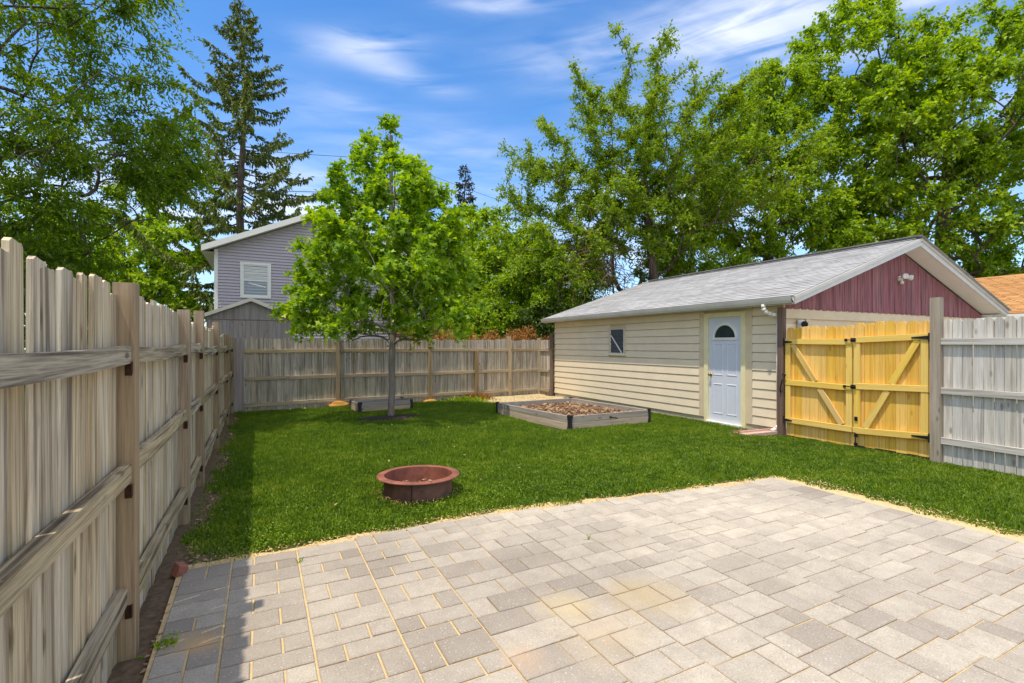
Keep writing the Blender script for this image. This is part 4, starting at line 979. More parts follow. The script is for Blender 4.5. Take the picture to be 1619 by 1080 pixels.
# ------------------------------------------------------------------ trees
def norm(a): return a/np.maximum(np.linalg.norm(a, axis=1, keepdims=True), 1e-6)
def leaves_mesh(P, A, N, L, Wd, shape='diamond', fold=.25):
    """P base points, A axis, N normal; returns V,F,k (faces per leaf)"""
    A = norm(A); B = norm(np.cross(N, A)); Nn = np.cross(A, B); L = L[:, None]; Wd = Wd[:, None]; n = len(P)
    if shape == 'maple':
        pts = [P, P + A*L*.42 + B*Wd*.62 + Nn*L*.10, P + A*L*.55 + B*Wd*.20, P + A*L - Nn*L*.12, P + A*L*.55 - B*Wd*.20, P + A*L*.42 - B*Wd*.62 + Nn*L*.10]
        tris = [(0, 1, 2), (0, 2, 3), (0, 3, 4), (0, 4, 5)]
    else:
        pts = [P, P + A*L*.5 + B*Wd*.5 + Nn*L*fold*.4, P + A*L - Nn*L*.1, P + A*L*.5 - B*Wd*.5 + Nn*L*fold*.4]
        tris = [(0, 1, 2), (0, 2, 3)]
    m = len(pts); V = np.stack(pts, 1).reshape(-1, 3)
    F = (np.arange(n)[:, None, None]*m + np.array(tris)[None]).reshape(-1, 3)
    return V, F, len(tris)
def tubes(paths, sides=5):
    Vs = []; Fs = []; b = 0
    ang = np.arange(sides)/sides*2*np.pi
    for pts, rad in paths:
        pts = np.asarray(pts, float); n = len(pts)
        if n < 2: continue
        T = norm(np.gradient(pts, axis=0)); ref = np.tile(np.array([[.13, .97, .21]]), (n, 1)); Bx = norm(np.cross(T, ref)); By = np.cross(T, Bx)
        ring = pts[:, None] + np.asarray(rad)[:, None, None]*(np.cos(ang)[None, :, None]*Bx[:, None] + np.sin(ang)[None, :, None]*By[:, None])
        Vs.append(ring.reshape(-1, 3)); i = np.arange(n-1)[:, None]*sides; j = np.arange(sides)[None]; jn = (j+1) % sides
        Fs.append(np.stack([i+j, i+jn, i+sides+jn, i+sides+j], -1).reshape(-1, 4) + b); b += n*sides
    return np.concatenate(Vs), np.concatenate(Fs)
def tree(name, label, cat, trunk, r_trunk, targets, leaf, seed=1, group=None, bark='bark', lift=.35, crown_name='crown', twig_tubes=False, gnarl=.12, tip_r=.008, dead=None, fork=.35):
    """trunk: polyline; targets: points the branches grow to; each target attaches to the nearest lower wood"""
    rg = np.random.default_rng(seed); trunk = np.asarray(trunk, float)
    root = thing(name, tuple(trunk[0]), label, cat, group)
    # trunk nodes
    seg = []; 
    for a, b in zip(trunk[:-1], trunk[1:]):
        n = max(2, int(np.linalg.norm(b-a)/.35)); seg += [a + (b-a)*k/n for k in range(n)]
    seg.append(trunk[-1]); nodes = [np.array(p) for p in seg]; par = [-1] + list(range(len(seg)-1)); cnt = [1.0]*len(seg); dirs = [np.array([0, 0, 1.])]*len(seg)
    targets = np.asarray(targets, float); axis_d = np.linalg.norm(targets[:, :2]-trunk[-1][:2], axis=1)
    order = np.argsort(axis_d + .15*targets[:, 2] + rg.uniform(0, 1.0, len(targets)))
    fork_z = seg[0][2] + (seg[-1][2]-seg[0][2])*.0
    paths = []; tips = []
    first_ok = int(len(seg)*fork)
    for ti in order:
        T = targets[ti]; N = np.array(nodes); d = T - N; dist = np.linalg.norm(d, axis=1); hor = np.linalg.norm(d[:, :2], axis=1)
        cost = dist + 2.5*np.maximum(0, lift*hor - d[:, 2]); cost[:first_ok] += 100
        s = int(np.argmin(cost)); A = N[s]; L = dist[s]
        if L < .15: continue
        n = max(3, int(L/.35)); dv = dirs[s]*.35 + d[s]/L + np.array([0, 0, .25]); dv /= np.linalg.norm(dv)
        C = A + dv*L*.5; u = np.linspace(0, 1, n+1)[:, None]; pth = (1-u)**2*A + 2*u*(1-u)*C + u**2*T
        pth[1:-1] += rg.normal(0, gnarl*.35*min(L, 2)/3, (n-1, 3))
        idx = [s]; 
        for k in range(1, n+1):
            nodes.append(pth[k]); par.append(idx[-1]); cnt.append(0.); dd = pth[k]-pth[k-1]; dirs.append(dd/max(np.linalg.norm(dd), 1e-6)); idx.append(len(nodes)-1)
        j = idx[-1]
        while j >= 0: cnt[j] += 1; j = par[j]
        paths.append(idx)
    cntA = np.array(cnt); mx = cntA[0]; rad = lambda c: np.maximum(tip_r, r_trunk*(c/mx)**.58)
    tp = [(np.array(nodes[:len(seg)]), np.maximum(rad(cntA[:len(seg)]), r_trunk*np.linspace(1.12, .06, len(seg))**.9))]
    tb = [(np.array([nodes[i] for i in p]), np.where(np.arange(len(p)) == 0, rad(cntA[p[1]]), rad(cntA[p]))) for p in paths]
    V1, F1 = tubes(tp, 10)
    tri_obj('trunk', V1, F1, M[bark], root, smooth=True)
    V2, F2 = tubes(tb, 5); br = tri_obj('branches', V2, F2, M[bark], root, smooth=True); br['kind'] = 'stuff'
    # twigs on the outer wood
    N = np.array(nodes); D = np.array(dirs); outer = np.where((cntA <= leaf.get('maxc', 4)) & (np.arange(len(N)) >= len(seg)))[0]
    nt = leaf['twigs']; pick = rg.choice(outer, nt); S = N[pick]; dr_ = norm(D[pick]*leaf.get('fwd', .9) + rg.normal(0, .75, (nt, 3)) + np.array([0, 0, leaf.get('up', .1)]))
    TL = rg.uniform(.45, 1.15, nt)*leaf['twig_len']; K = leaf['per']
    u = (np.arange(K)+.6)[None]/K + rg.uniform(-.3, .3, (nt, K))/K
    Pq = S[:, None] + dr_[:, None]*(TL[:, None]*u)[..., None]; Pq[..., 2] -= (u**2)*TL[:, None]*leaf.get('droop', .25)
    Pq = Pq.reshape(-1, 3); n = len(Pq); dd = np.repeat(dr_, K, 0)
    Ax = norm(dd*.7 + rg.normal(0, .65, (n, 3)) + np.array([0, 0, -leaf.get('hang', .35)]))
    Nm = norm(rg.normal(0, leaf.get('tilt', .55), (n, 3)) + np.array([0, 0, 1.]))
    L = leaf['len']*rg.uniform(.65, 1.25, n)
    V, F, k = leaves_mesh(Pq, Ax, Nm, L, L*leaf.get('asp', .6), leaf.get('shape', 'diamond'))
    tw = np.repeat(rg.uniform(0, 1, nt), K); uu = u.reshape(-1)
    rn = np.clip(.45*tw + .30*rg.uniform(0, 1, n) + .25*uu*tw*1.2, 0, 1)
    cr = tri_obj(crown_name, V, F, M[leaf['mat']], root, np.repeat(rn, k)); cr['kind'] = 'stuff'
    if dead:
        b = MB(); c_, r_, nd = dead
        for i in range(nd):
            p = Vector(c_) + Vector((rg.normal(0, r_[0]), rg.normal(0, r_[1]), rg.normal(0, r_[2]))); q = Vector((rg.normal(0, .6), rg.normal(0, .6), rg.normal(-.5, .4))).normalized()*rg.uniform(.4, 1.3)
            mid = p + q*.5 + Vector((rg.normal(0, .08), rg.normal(0, .08), .08)); b.cyl(p, mid, .013, .009, 4, False); b.cyl(mid, p+q, .009, .003, 4, False)
        o = b.build('dead_twigs', M['twig_dead'], root); o['kind'] = 'stuff'
    return root
def in_lobes(lobes, seed, shell=.55):
    """random points in a set of ellipsoids (centre, radii, count), mostly near the outside"""
    rg = np.random.default_rng(seed); out = []
    for c_, r_, n in lobes:
        d = norm(rg.normal(0, 1, (n, 3))); rr = shell + (1.08-shell)*rg.uniform(0, 1, (n, 1))**.8; out.append(np.array(c_) + d*rr*np.array(r_))
    return np.concatenate(out)
def from_profile(cx_, cy_, prof, n, seed, inner=.25):
    rg = np.random.default_rng(seed); zs, rs = zip(*prof); w_ = np.linspace(zs[0], zs[-1], 200); p = np.interp(w_, zs, rs)**1.6+.05; p /= p.sum()
    z_ = rg.choice(w_, n, p=p) + rg.uniform(-.03, .03, n); a = rg.uniform(0, 2*np.pi, n)
    lump = 1 + .13*np.sin(a*3+z_*2.1) + .10*np.sin(a*5-z_*3.3)
    r_ = np.interp(z_, zs, rs)*lump*(inner + (1-inner)*rg.uniform(0, 1, n)**.55)
    return np.stack([cx_+r_*np.cos(a), cy_+r_*np.sin(a), z_], 1)
# small maple on the lawn
prof = [(1.65, .8), (1.85, 1.55), (2.4, 1.85), (3.0, 1.88), (3.6, 1.75), (4.3, 1.5), (5.0, 1.1), (5.6, .65), (6.1, .35), (6.4, .05)]
tg = from_profile(2.45, 10.73, prof, 520, 3, .2)
tree('maple_tree', 'young maple tree with bright green leaves and smooth grey trunk growing on the lawn', 'tree',
     [(2.51, 10.73, -.03), (2.545, 10.73, .6), (2.53, 10.72, 1.2), (2.57, 10.72, 1.9), (2.53, 10.74, 3.0), (2.60, 10.75, 4.6), (2.62, 10.75, 6.1)], .068, tg,
     dict(twigs=6800, twig_len=.32, per=6, len=.105, asp=.95, shape='maple', mat='leaf_maple', droop=.3, hang=.55, tilt=.6, maxc=3), 3, bark='bark_maple', lift=.55, gnarl=.06, tip_r=.004, fork=.3)
# honey locust reaching over the left fence
tg = in_lobes([((-2.6, 11.6, 5.6), (1.7, 1.9, 1.6), 100), ((-3.6, 10.6, 4.1), (1.9, 1.9, 1.5), 120), ((-3.6, 10.4, 7.6), (2.3, 2.2, 2.0), 130), ((-1.8, 12.2, 5.2), (.8, 1.2, .8), 40), ((-5.4, 9.0, 6.0), (2.2, 2.4, 2.8), 110), ((-4.4, 12.4, 3.2), (1.9, 1.4, 1.2), 90), ((-3.9, 10.6, 2.4), (1.7, 1.6, 1.0), 90)], 5, .35)
tree('honey_locust_tree', 'large feathery green tree hanging over the left fence', 'tree',
     [(-6.6, 11.4, -.03), (-6.5, 11.3, 1.5), (-6.2, 11.0, 3.2), (-5.6, 10.6, 5.2), (-5.0, 10.4, 7.4), (-4.7, 10.3, 8.8)], .15, tg,
     dict(twigs=8800, twig_len=.55, per=12, len=.085, asp=.42, mat='leaf_locust', droop=.45, hang=.4, tilt=.5, up=-.05), 5, lift=.12, gnarl=.16, tip_r=.006)
# elm-like tree behind the garage, with long upright sprays
rg = np.random.default_rng(9); sprays = []
for k in range(84):
    th = rg.uniform(R(-75), R(75)); ph = rg.uniform(-.5, .5); Ls = 7.2*(1-.10*abs(th)) * rg.uniform(.75, 1.08)
    o_ = np.array([13.9, 15.2, 5.2]); left = np.array([-math.cos(R(27)), math.sin(R(27)), 0]); fw = np.array([math.sin(R(27)), math.cos(R(27)), 0])
    d_ = left*math.sin(th) + np.array([0, 0, 1.])*math.cos(th) + fw*ph; d_ /= np.linalg.norm(d_)
    for u in (.35, .55, .72, .86, 1.0): sprays.append(o_ + d_*Ls*u + rg.normal(0, .22, 3))
tg = np.concatenate([np.array(sprays), in_lobes([((12.9, 15.4, 6.6), (3.2, 2.6, 2.6), 110), ((10.4, 15.8, 4.4), (2.4, 1.8, 2.0), 110), ((15.0, 15.3, 5.8), (2.6, 2.2, 2.2), 60)], 8, .3)])
tree('elm_tree', 'tall open tree with long upright leafy sprays and dead twigs behind the garage', 'tree',
     [(14.4, 15.0, -.03), (14.35, 15.05, 2.4), (14.1, 15.1, 4.2), (13.9, 15.2, 6.5), (13.8, 15.3, 8.6)], .24, tg,
     dict(twigs=17500, twig_len=.5, per=7, len=.12, asp=.55, mat='leaf_elm', droop=.2, hang=.3, tilt=.7, up=.15), 9, lift=.25, gnarl=.2, tip_r=.012,
     dead=((11.2, 14.9, 4.4), (.9, .5, .8), 420))
# right hand trees
tg = in_lobes([((21.2, 15.6, 8.6), (3.4, 3.0, 3.6), 170), ((23.0, 15.2, 12.2), (3.0, 2.6, 3.0), 130), ((18.6, 16.0, 6.0), (2.6, 2.2, 3.0), 130), ((24.6, 14.6, 6.6), (3.0, 2.6, 3.0), 120), ((18.4, 15.6, 9.6), (2.2, 1.8, 2.0), 70), ((21.0, 15.2, 12.6), (1.8, 1.8, 1.8), 60)], 12, .5)
tree('box_elder_tree', 'broad bright green tree right of the elm behind the garage roof', 'tree',
     [(21.6, 15.8, -.03), (21.6, 15.8, 2.4), (21.8, 15.7, 5), (22.2, 15.6, 8.2), (22.6, 15.5, 12.2)], .32, tg,
     dict(twigs=14500, twig_len=.55, per=7, len=.16, asp=.6, mat='leaf_right', droop=.35, hang=.5, tilt=.6), 12, lift=.3, tip_r=.014)
tg = in_lobes([((29.0, 12.6, 8.2), (4.2, 3.6, 3.8), 190), ((30.8, 11.6, 13.4), (4.8, 3.8, 4.2), 220), ((26.4, 12.2, 11.8), (3.0, 2.6, 3.4), 120), ((33.0, 10.0, 9.0), (3.6, 3.4, 4.6), 150), ((26.6, 14.0, 15.6), (3.2, 2.6, 3.2), 130), ((25.8, 13.0, 6.4), (2.6, 2.2, 2.6), 90)], 14, .5)
tree('maple_tree', 'huge bright green tree filling the upper right corner behind the orange roof', 'tree',
     [(29.9, 12.0, -.03), (29.9, 12.0, 3.2), (29.8, 12.0, 6.5), (30.0, 11.9, 10), (30.2, 11.8, 15)], .42, tg,
     dict(twigs=18500, twig_len=.65, per=7, len=.175, asp=.72, mat='leaf_right', droop=.35, hang=.5, tilt=.6), 14, lift=.3, tip_r=.016)
# darker understory and middle bushes
def bush(name, label, c_, r_, n, tw, mat, seed, ln=.11, cat='bush', group=None):
    tg = in_lobes([(c_, r_, n)], seed, .35); tg = tg[tg[:, 2] > .15]
    return tree(name, label, cat, [(c_[0], c_[1], -.03), (c_[0]+.05, c_[1], max(.4, c_[2]-r_[2]*.6)), (c_[0], c_[1]+.05, c_[2]+r_[2]*.4)], .10, tg,
         dict(twigs=tw, twig_len=.45, per=7, len=ln, asp=.6, mat=mat, droop=.3, hang=.45, tilt=.6), seed, group, lift=.2, tip_r=.007)
bush('leafy_bush', 'yellow-green leafy tree right of the small maple behind the back fence', (8.5, 17.6, 4.0), (2.4, 1.8, 2.9), 190, 5000, 'leaf_bush', 21, .13)
bush('leafy_bush', 'bright green bushy tree hidden mostly behind the small maple beyond the back fence', (6.9, 19.6, 3.7), (2.4, 1.8, 2.9), 130, 2800, 'leaf_bush', 22, .13)
bush('leafy_bush', 'mid green shrub beside the far end of the garage behind the fence corner', (10.1, 15.8, 3.2), (1.9, 1.3, 2.5), 150, 4200, 'leaf_bush', 23, .10)
bush('leafy_bush', 'dark green shrub squeezed between fence corner and garage end', (8.9, 14.9, 1.9), (1.0, .7, 1.2), 70, 1600, 'leaf_dark', 24, .08)
bush('leafy_bush', 'olive green shrub rising behind the dry orange stalks at the back fence', (7.2, 16.2, 2.1), (1.9, .9, 1.4), 110, 2600, 'leaf_bush', 28, .09)
bush('leafy_tree', 'light green tree beyond the left fence left of the spruce', (-7.2, 36.5, 6.2), (4.6, 3.0, 5.2), 190, 3800, 'leaf_bush', 25, .26, 'tree')
bush('leafy_tree', 'mid green tree low beyond the left fence under the hanging branches', (-9.2, 25.0, 3.8), (3.2, 2.4, 3.6), 150, 3600, 'leaf_right', 26, .17, 'tree')
bush('leafy_tree', 'shadowy tree beyond the left fence at the photo edge', (-10.5, 15.5, 3.4), (2.8, 2.4, 3.4), 150, 3200, 'leaf_locust', 27, .13, 'tree')
bush('leafy_tree', 'wide light green tree far behind the fence between maple and elm', (11.6, 24.0, 4.2), (4.6, 2.2, 4.4), 190, 3600, 'leaf_bush', 61, .19, 'tree')
bush('leafy_tree', 'light green thicket at the foot of the spruce beyond the left fence', (-5.2, 31.0, 3.8), (3.2, 2.0, 4.2), 150, 2800, 'leaf_bush', 62, .22, 'tree')
# understory trees behind the garage, see-through
for i, (x_, y_, z_, rx_, rz_, lab) in enumerate([(17.6, 17.6, 3.6, 2.2, 2.6, 'slender dark tree seen above the middle of the garage roof'), (20.2, 17.0, 3.2, 2.2, 2.4, 'thin dark tree above the right half of the garage roof'),
        (24.0, 15.2, 3.4, 2.4, 2.6, 'dark leafy tree right behind the garage gable peak'), (28.2, 13.6, 3.8, 2.6, 2.4, 'dark leafy tree behind the orange roof left end'), (31.8, 10.8, 4.0, 2.8, 2.4, 'dark leafy tree behind the orange roof at the photo edge')]):
    bush('understory_tree', lab, (x_, y_, z_), (rx_, 1.5, rz_), 100, 1300 if i < 2 else 2400, 'leaf_right' if i else 'leaf_elm', 40+i, .15, 'tree', 'understory trees behind the garage')

# dry orange plants along the outside of the back fence
def dry_plants():
    rg = np.random.default_rng(31); n = 5200; x_ = rg.uniform(3.4, 8.6, n); y_ = 13.1 + .0756*(x_+.6) + rg.uniform(.15, .75, n); hgt = 1.62 + .24*np.sin(x_*3.1)*np.sin(x_*1.3+1) + .10*np.sin(x_*9)
    z_ = rg.uniform(.9, 1.0, n)*hgt + rg.uniform(-.25, .30, n)
    P_ = np.stack([x_, y_, z_], 1); A = rg.normal(0, .6, (n, 3)) + np.array([0, 0, .5]); Nm = rg.normal(0, 1, (n, 3)); L = rg.uniform(.05, .16, n)
    V, F, k = leaves_mesh(P_, A, norm(Nm), L, L*.3); o = tri_obj('dry_hedge', V, F, M['leaf_dry'], None, np.repeat(rg.uniform(0, 1, n), k), (6, 13.9, 0)); o['kind'] = 'stuff'
    tag(o, 'dry orange-brown stalks showing above the back fence', 'dry plants')
dry_plants()

# ------------------------------------------------------------------ spruce and dark conifer
def spruce(name, label, x, y, H, rbase, zlow, mat, seed, gapp=.5, dens=1.0, lean=0):
    rg = np.random.default_rng(seed); root = thing(name, (x, y, 0), label, 'tree')
    zt = np.linspace(0, H, 26); tr = np.stack([x + .12*np.sin(zt*.5) + lean*zt, np.full_like(zt, y), zt], 1)
    V, F = tubes([(tr, .02 + .30*(H/21)*(1-zt/H))], 9); tri_obj('trunk', V, F, M['bark'], root, smooth=True)
    paths = []; P_ = []; A_ = []; N_ = []; L_ = []; W_ = []; R_ = []
    z = zlow
    while z < H-.25:
        f = (H-z)/(H-zlow); n = int(rg.integers(4, 7)); a0 = rg.uniform(0, 6.28)
        for k in range(n):
            a = a0 + k*2*np.pi/n + rg.normal(0, .25); Lb = (rbase*f**1.05)*rg.uniform(.5, 1.15) + .2; zz_ = z + rg.normal(0, .12); m = max(5, int(Lb/.35)); u = np.linspace(0, 1, m)
            dipv = -.24*Lb*np.sin(u*np.pi*.62)*(.35+f) + .20*Lb*u**3 + (.22*(1-f))*Lb*u + .04*Lb*np.sin(u*7+rg.uniform(0,6))
            wob = rg.normal(0, .22, m).cumsum()*.35
            pts = np.stack([x + lean*zz_ + np.cos(a)*Lb*u - np.sin(a)*wob, y + np.sin(a)*Lb*u + np.cos(a)*wob, zz_ + dipv], 1)
            paths.append((pts, np.maximum(.008, .05*(1-u)*(.3+f))))
            # hanging branchlets
            nb = int(Lb*26*dens); ui = rg.uniform(.12, 1.0, nb)**.8; base = np.stack([np.interp(ui, u, pts[:, q]) for q in range(3)], 1)
            side = rg.choice([-1, 1], nb); sp = rg.uniform(0, .30, nb)*(1.1-ui*.6); base[:, 0] += -np.sin(a)*side*sp; base[:, 1] += np.cos(a)*side*sp; base[:, 2] += rg.uniform(-.02, .07, nb)
            ax = np.stack([np.cos(a)*.35 - np.sin(a)*side*.4, np.sin(a)*.35 + np.cos(a)*side*.4, -rg.uniform(.25, 1.5, nb)], 1) + rg.normal(0, .25, (nb, 3))
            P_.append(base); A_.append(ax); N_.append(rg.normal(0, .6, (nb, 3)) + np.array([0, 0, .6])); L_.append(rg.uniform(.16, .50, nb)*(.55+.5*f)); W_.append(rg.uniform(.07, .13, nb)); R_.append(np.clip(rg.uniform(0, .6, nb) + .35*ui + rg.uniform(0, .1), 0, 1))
            # upper side tufts
            nu = int(Lb*16*dens); ui = rg.uniform(.2, 1, nu); base = np.stack([np.interp(ui, u, pts[:, q]) for q in range(3)], 1); base[:, 2] += .02
            ax = np.stack([np.cos(a) + rg.normal(0, .6, nu), np.sin(a) + rg.normal(0, .6, nu), rg.uniform(0, .5, nu)], 1)
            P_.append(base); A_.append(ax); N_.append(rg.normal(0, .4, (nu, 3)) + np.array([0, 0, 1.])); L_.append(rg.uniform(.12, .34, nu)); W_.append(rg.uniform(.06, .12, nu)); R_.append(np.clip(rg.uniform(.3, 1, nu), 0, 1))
        z += gapp*rg.uniform(.6, 1.35)*(.55+.6*f)
    V, F = tubes(paths, 4); br = tri_obj('branches', V, F, M['bark'], root, smooth=True); br['kind'] = 'stuff'
    V, F, k = leaves_mesh(np.concatenate(P_), np.concatenate(A_), norm(np.concatenate(N_)), np.concatenate(L_), np.concatenate(W_), fold=.3)
    o = tri_obj('crown', V, F, M[mat], root, np.repeat(np.concatenate(R_), k)); o['kind'] = 'stuff'
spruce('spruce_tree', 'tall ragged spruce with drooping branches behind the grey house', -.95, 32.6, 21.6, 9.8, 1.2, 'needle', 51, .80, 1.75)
spruce('conifer_tree', 'small dark conifer tip just right of the maple crown', 12.9, 32.7, 14.2, 2.6, 3.0, 'needle_dark', 52, .55, 1.1)

# ------------------------------------------------------------------ lawn
def lawn():
    rg = np.random.default_rng(77)
    def ok(x, y):
        m = (x > -.56) & (x < 7.99) & (y < 13.0)
        top = np.interp(x, [-.6, 0, 1.7, 2.7, 3.4, 5.5], [3.98, 4.03, 4.08, 3.98, 3.86, 3.66]) + .10 + .05*np.sin(x*4.3) + .04*np.sin(x*11) + .02*np.sin(x*31)
        m &= (y > top) | (x > 5.47 + .05*np.sin(y*5) + .04*np.sin(y*13) + .03*np.sin(y*31))
        # fire ring, beds, tree mulch, gravel corner
        m &= (x-fc.x)**2 + (y-fc.y)**2 > .353**2
        m &= ~((x > 4.78) & (x < 7.0) & (y > 7.55) & (y < 10.2)); m &= ~((x > 1.95) & (x < 3.3) & (y > 11.75) & (y < 12.45))
        d = np.hypot((x-2.45)/.75, (y-10.55)/.42); m &= d > 1 + .25*np.sin(x*17)*np.sin(y*15)
        m &= ~((x > 5.4 + rg.normal(0, .15, len(x))) & (y > 11.4 + .5*(7.9-x)*.45 + rg.normal(0, .15, len(x))))
        # thin growth by the left fence and the foundation
        keep = np.clip((x+.50 + .07*np.sin(y*3.1) + .05*np.sin(y*8.3))/.18, .05, 1); m &= rg.uniform(0, 1, len(x)) < keep
        cor = np.clip(np.hypot((x+.40)/.40, (y-4.1)/.30) - .3, .12, 1); m &= rg.uniform(0, 1, len(x)) < cor
        pd = np.clip((y - top)/.16, .30, 1); m &= (rg.uniform(0, 1, len(x)) < pd) | (x > 5.5)
        chip = np.hypot((x-7.75)/.45, (y-5.85)/.30); m &= chip > 1
        return m
    Vs = []; Fs = []; Rs = []; base = 0
    for (ya, yb, xa, xb, dens, hh, ww, two) in [(1.0, 6.0, -.56, 8, 9800, .035, .0047, True), (6.0, 13.3, -.56, 8, 7500, .041, .0078, False)]:
        n = int((yb-ya)*(xb-xa)*dens); x = rg.uniform(xa, xb, n); y = rg.uniform(ya, yb, n)
        rel = x*math.cos(R(27)) - y*math.sin(R(27)); dep = x*math.sin(R(27)) + y*math.cos(R(27))
        m = ok(x, y) & (np.abs(rel/np.maximum(dep, .1)) < 1.12); x = x[m]; y = y[m]; n = len(x)
        cl = .74 + .16*np.sin(x*2.3+1)*np.sin(y*1.9) + rg.normal(0, .18, n)
        for fq, am in ((6.1, .16), (11.7, .18), (19.3, .16), (31.0, .12)):
            p1, p2, p3 = rg.uniform(0, 6.28, 3); cl += am*np.sin(x*fq + 1.7*np.sin(y*fq*.61+p1) + p2)*np.sin(y*fq*1.07 + 1.5*np.sin(x*fq*.53+p3))
        h = hh*np.clip(cl, .35, 1.7)*rg.uniform(.6, 1.25, n); w_ = ww*rg.uniform(.7, 1.3, n); a = rg.uniform(0, 2*np.pi, n); le = rg.uniform(.15, .95, n)*h; la = rg.uniform(0, 2*np.pi, n)
        bx, by = np.cos(a)*w_, np.sin(a)*w_; lx, ly = np.cos(la)*le, np.sin(la)*le; z0 = np.full(n, -.012)
        if two:
            pts = [np.stack([x-bx, y-by, z0], 1), np.stack([x+bx, y+by, z0], 1), np.stack([x+lx*.4+bx*.8, y+ly*.4+by*.8, h*.62], 1), np.stack([x+lx*.4-bx*.8, y+ly*.4-by*.8, h*.62], 1), np.stack([x+lx, y+ly, h*.98], 1)]
            tr = [(0, 1, 2), (0, 2, 3), (3, 2, 4)]
        else:
            pts = [np.stack([x-bx, y-by, z0], 1), np.stack([x+bx, y+by, z0], 1), np.stack([x+lx, y+ly, h], 1)]; tr = [(0, 1, 2)]
        Vs.append(np.stack(pts, 1).reshape(-1, 3)); Fs.append((np.arange(n)[:, None, None]*len(pts) + np.array(tr)[None]).reshape(-1, 3) + base); base += n*len(pts)
        Rs.append(np.repeat(rg.uniform(0, 1, n), len(tr)))
    o = tri_obj('lawn', np.concatenate(Vs), np.concatenate(Fs), M['grass'], None, np.concatenate(Rs), (3, 6, 0)); tag(o, 'green mown lawn covering the yard', 'grass', kind='stuff')
    print('lawn tris', sum(len(f) for f in Fs))
lawn()
def clover():
    rg = np.random.default_rng(5); P_ = []
    for cx_, cy_, r_, n in [(.05, 4.35, .35, 420), (.8, 4.35, .45, 420), (1.7, 4.5, .5, 500), (2.5, 4.6, .5, 420), (3.1, 4.4, .4, 260), (.5, 5.2, .4, 200), (2.1, 5.6, .5, 260), (3.6, 5.2, .5, 220), (1.2, 6.5, .7, 260), (4.4, 4.4, .4, 160), (-.28, 4.15, .16, 60), (-.42, 3.05, .07, 40), (-.45, 2.45, .05, 24), (-.3, 6, .12, 40)]:
        a = rg.uniform(0, 6.28, n); q = r_*np.sqrt(rg.uniform(0, 1, n)); P_.append(np.stack([cx_+q*np.cos(a), cy_+q*np.sin(a)*.8, rg.uniform(.015, .055, n)], 1))
    P_ = np.concatenate(P_); P_ = P_[(P_[:, 1] > np.interp(P_[:, 0], [-.6, 0, 1.7, 3.4], [3.9, 4.08, 4.12, 3.9])+.03) | (P_[:, 0] < -.38)]
    n = len(P_); A = rg.normal(0, 1, (n, 3)); A[:, 2] *= .2; L = rg.uniform(.010, .018, n)
    V, F, k = leaves_mesh(P_, A, norm(rg.normal(0, .3, (n, 3)) + np.array([0, 0, 1.])), L, L*.95); o = tri_obj('clover', V, F, M['leaf_right'], None, np.repeat(rg.uniform(.0, .6, n), k), (1.5, 4.6, 0)); tag(o, 'low clover and broad leaved weeds in the lawn by the patio edge', 'weeds', kind='stuff')
clover()
# crumbs of sand and straw on the patio edge
def edgept():
    t_ = random.random()
    if t_ < .62: x = U(-.35, 5.4); return (x, patio_top(x)+random.gauss(.07, .05), .004+U(0, .02))
    y = U(1.2, 3.7); return (5.48+random.gauss(.07, .06), y, .004+U(0, .02))
M['straw'] = leaf_mat('dry_straw', [(0, srgb(176, 146, 92)), (.5, srgb(206, 180, 124)), (1, srgb(228, 208, 160))], .1, .7, .01)
litter('straw_bits', M['straw'], 2600, edgept, .012, None, (2.5, 4, 0), 'dry straw bits and sand crumbs along the edge of the patio', 'straw', .5, .3)
litter('straw_bits', M['straw'], 700, lambda: (U(5.4, 7.9), U(11.6, 13.4), U(0, .02)), .03, None, (6.6, 12.6, 0), 'dry straw scattered in the sunny corner by the garage end', 'straw', .4, .25)
litter('wood_chips', M['litter'], 900, lambda: (-.5+abs(random.gauss(0, .09)), U(1.8, 12.5), U(-.004, .012)), .018, None, (-.45, 6, 0), 'brown leaf crumbs on the earth along the left fence', 'leaf litter', .5)
litter('wood_chips', M['litter'], 420, lambda: (7.75+random.gauss(0, .18), 5.88+random.gauss(0, .13), U(0, .02)), .022, None, (7.75, 5.88, 0), 'pale wood chips on the ground by the garage door step', 'wood chips', .5)
litter('fallen_leaves', M['litter'], 60, lambda: (U(0, 7), U(4.5, 11), .05), .022, None, (3, 7, 0), 'a few brown fallen leaves scattered over the lawn', 'leaf litter', .5)
def ringgrass():
    a = U(0, 6.28); q = .36+abs(random.gauss(0, .045)); return (fc.x+q*math.cos(a), fc.y+q*math.sin(a), U(.02, .045))
litter('straw_bits', M['straw'], 260, ringgrass, .018, None, tuple(fc), 'dry grass clippings round the foot of the rusty fire pit ring', 'straw', .7, .12)
# mulch ring around the maple
V = [(2.47, 10.55, .035)]; n = 36
for k, r_ in enumerate((.35, .7, 1.0)):
    for i in range(n): a = 2*math.pi*i/n; q = r_*(1+.1*math.sin(3*a)+U(-.05, .05)); V.append((2.47+q*.78*math.cos(a), 10.55+q*.45*math.sin(a), [.03, .018, -.01][k]+U(0, .01)))
F = [(0, 1+i, 1+(i+1) % n) for i in range(n)] + [(1+k*n+i, 1+k*n+(i+1) % n, 1+(k+1)*n+(i+1) % n, 1+(k+1)*n+i) for k in range(2) for i in range(n)]
tag(MB().add(V, F).build('mulch_ring', M['mulch']), 'dark mulch ring round the foot of the maple trunk', 'mulch', kind='stuff')

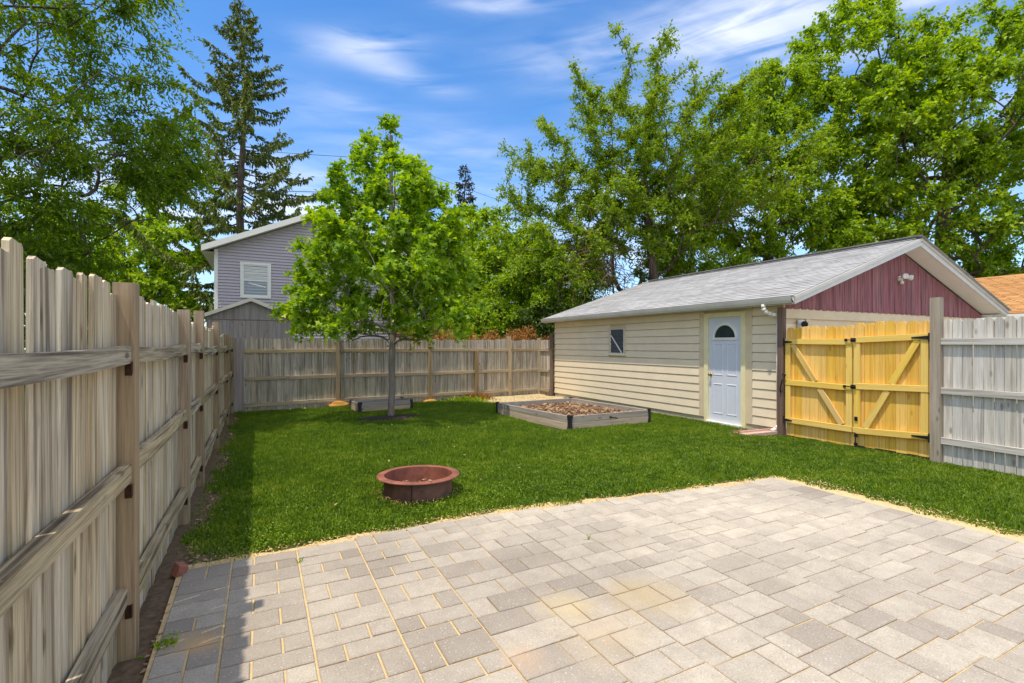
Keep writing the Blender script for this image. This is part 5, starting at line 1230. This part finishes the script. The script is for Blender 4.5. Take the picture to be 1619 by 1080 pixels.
# ------------------------------------------------------------------ small things
def blob(name, c_, r_, mat, label, cat, seed):
    rr = random.Random(seed); b = MB(); n, m = 14, 7; V = []; F = []
    for j in range(m+1):
        ph = math.pi/2*j/m
        for i in range(n):
            a = 2*math.pi*i/n; k = 1+rr.uniform(-.22, .22); V.append((c_[0]+r_[0]*k*math.cos(a)*math.cos(ph), c_[1]+r_[1]*k*math.sin(a)*math.cos(ph), c_[2]+r_[2]*math.sin(ph)*(1+rr.uniform(-.15, .15))))
    for j in range(m):
        for i in range(n): F.append((j*n+i, j*n+(i+1) % n, (j+1)*n+(i+1) % n, (j+1)*n+i))
    b.add(V, F); tag(b.build(name, M[mat], None, smooth=True), label, cat)
blob('foam_lump', (1.78, 13.12, -.01), (.24, .13, .15), 'foam', 'tall orange foam lump at the back fence post left of the small raised bed', 'foam lump', 2)
blob('foam_lump', (4.24, 13.32, -.01), (.2, .10, .05), 'foam', 'flat orange foam lump at the foot of the fence post right of the maple', 'foam lump', 3)
for i, (x_, y_) in enumerate([(.62, 13.0), (.95, 13.02)]): blob('stone', (x_, y_, -.01), (.05, .04, .035), 'white', ['small white stone at the foot of the back fence, left one of two', 'small white stone at the foot of the back fence, right one of two'][i], 'stone', 5+i)
b = MB(); M4 = Matrix.Translation((-.49, 3.97, .03)) @ Euler((.1, .35, .5)).to_matrix().to_4x4(); b.box(-.03, .03, -.045, .045, -.03, .05, M4); tag(b.build('brick_piece', M['brick'], None, .006), 'broken red brick piece at the patio corner by the left fence', 'brick')
def plantlet(name, c_, n, L, mat, label, seed, spread=.05, asp=.14):
    rg = np.random.default_rng(seed); P_ = np.tile(np.array(c_), (n, 1)) + rg.normal(0, spread, (n, 3))*np.array([1, 1, 0]); A = rg.normal(0, .5, (n, 3)) + np.array([0, 0, .8]); Ln = L*rg.uniform(.5, 1.2, n)
    V, F, k = leaves_mesh(P_, A, norm(rg.normal(0, 1, (n, 3))), Ln, Ln*asp); o = tri_obj(name, V, F, M[mat], None, np.repeat(rg.uniform(0, 1, n), k), c_); tag(o, label, 'weed')
plantlet('weed', (-.43, 3.06, .0), 60, .05, 'leaf_right', 'green weed tuft at the foot of the nearest left fence post', 1, .03, .35)
plantlet('weed', (-.42, 2.42, .0), 40, .045, 'leaf_right', 'small weed between the left fence and the patio at the bottom edge', 2, .03, .35)
plantlet('weed', (.245, 3.78, .012), 8, .05, 'leaf_bush', 'tiny weed growing in the paver joint near the patio edge on the left', 3, .004)
plantlet('weed', (2.3, 3.18, .012), 7, .05, 'leaf_bush', 'tiny weed growing in a paver joint in the middle of the patio', 4, .004)
plantlet('weed', (5.55, 13.1, .0), 260, .16, 'leaf_dry', 'yellow-orange low plant at the foot of the short back fence post', 6, .22, .3)
plantlet('weed', (5.2, 12.9, .0), 300, .13, 'leaf_bush', 'green low plant left of the sunny gravel patch', 7, .28, .4)
print('objects', len(bpy.data.objects), 'tris', sum(sum(len(p.vertices)-2 for p in me.polygons) if len(me.polygons) < 3000 else len(me.polygons) for me in bpy.data.meshes))
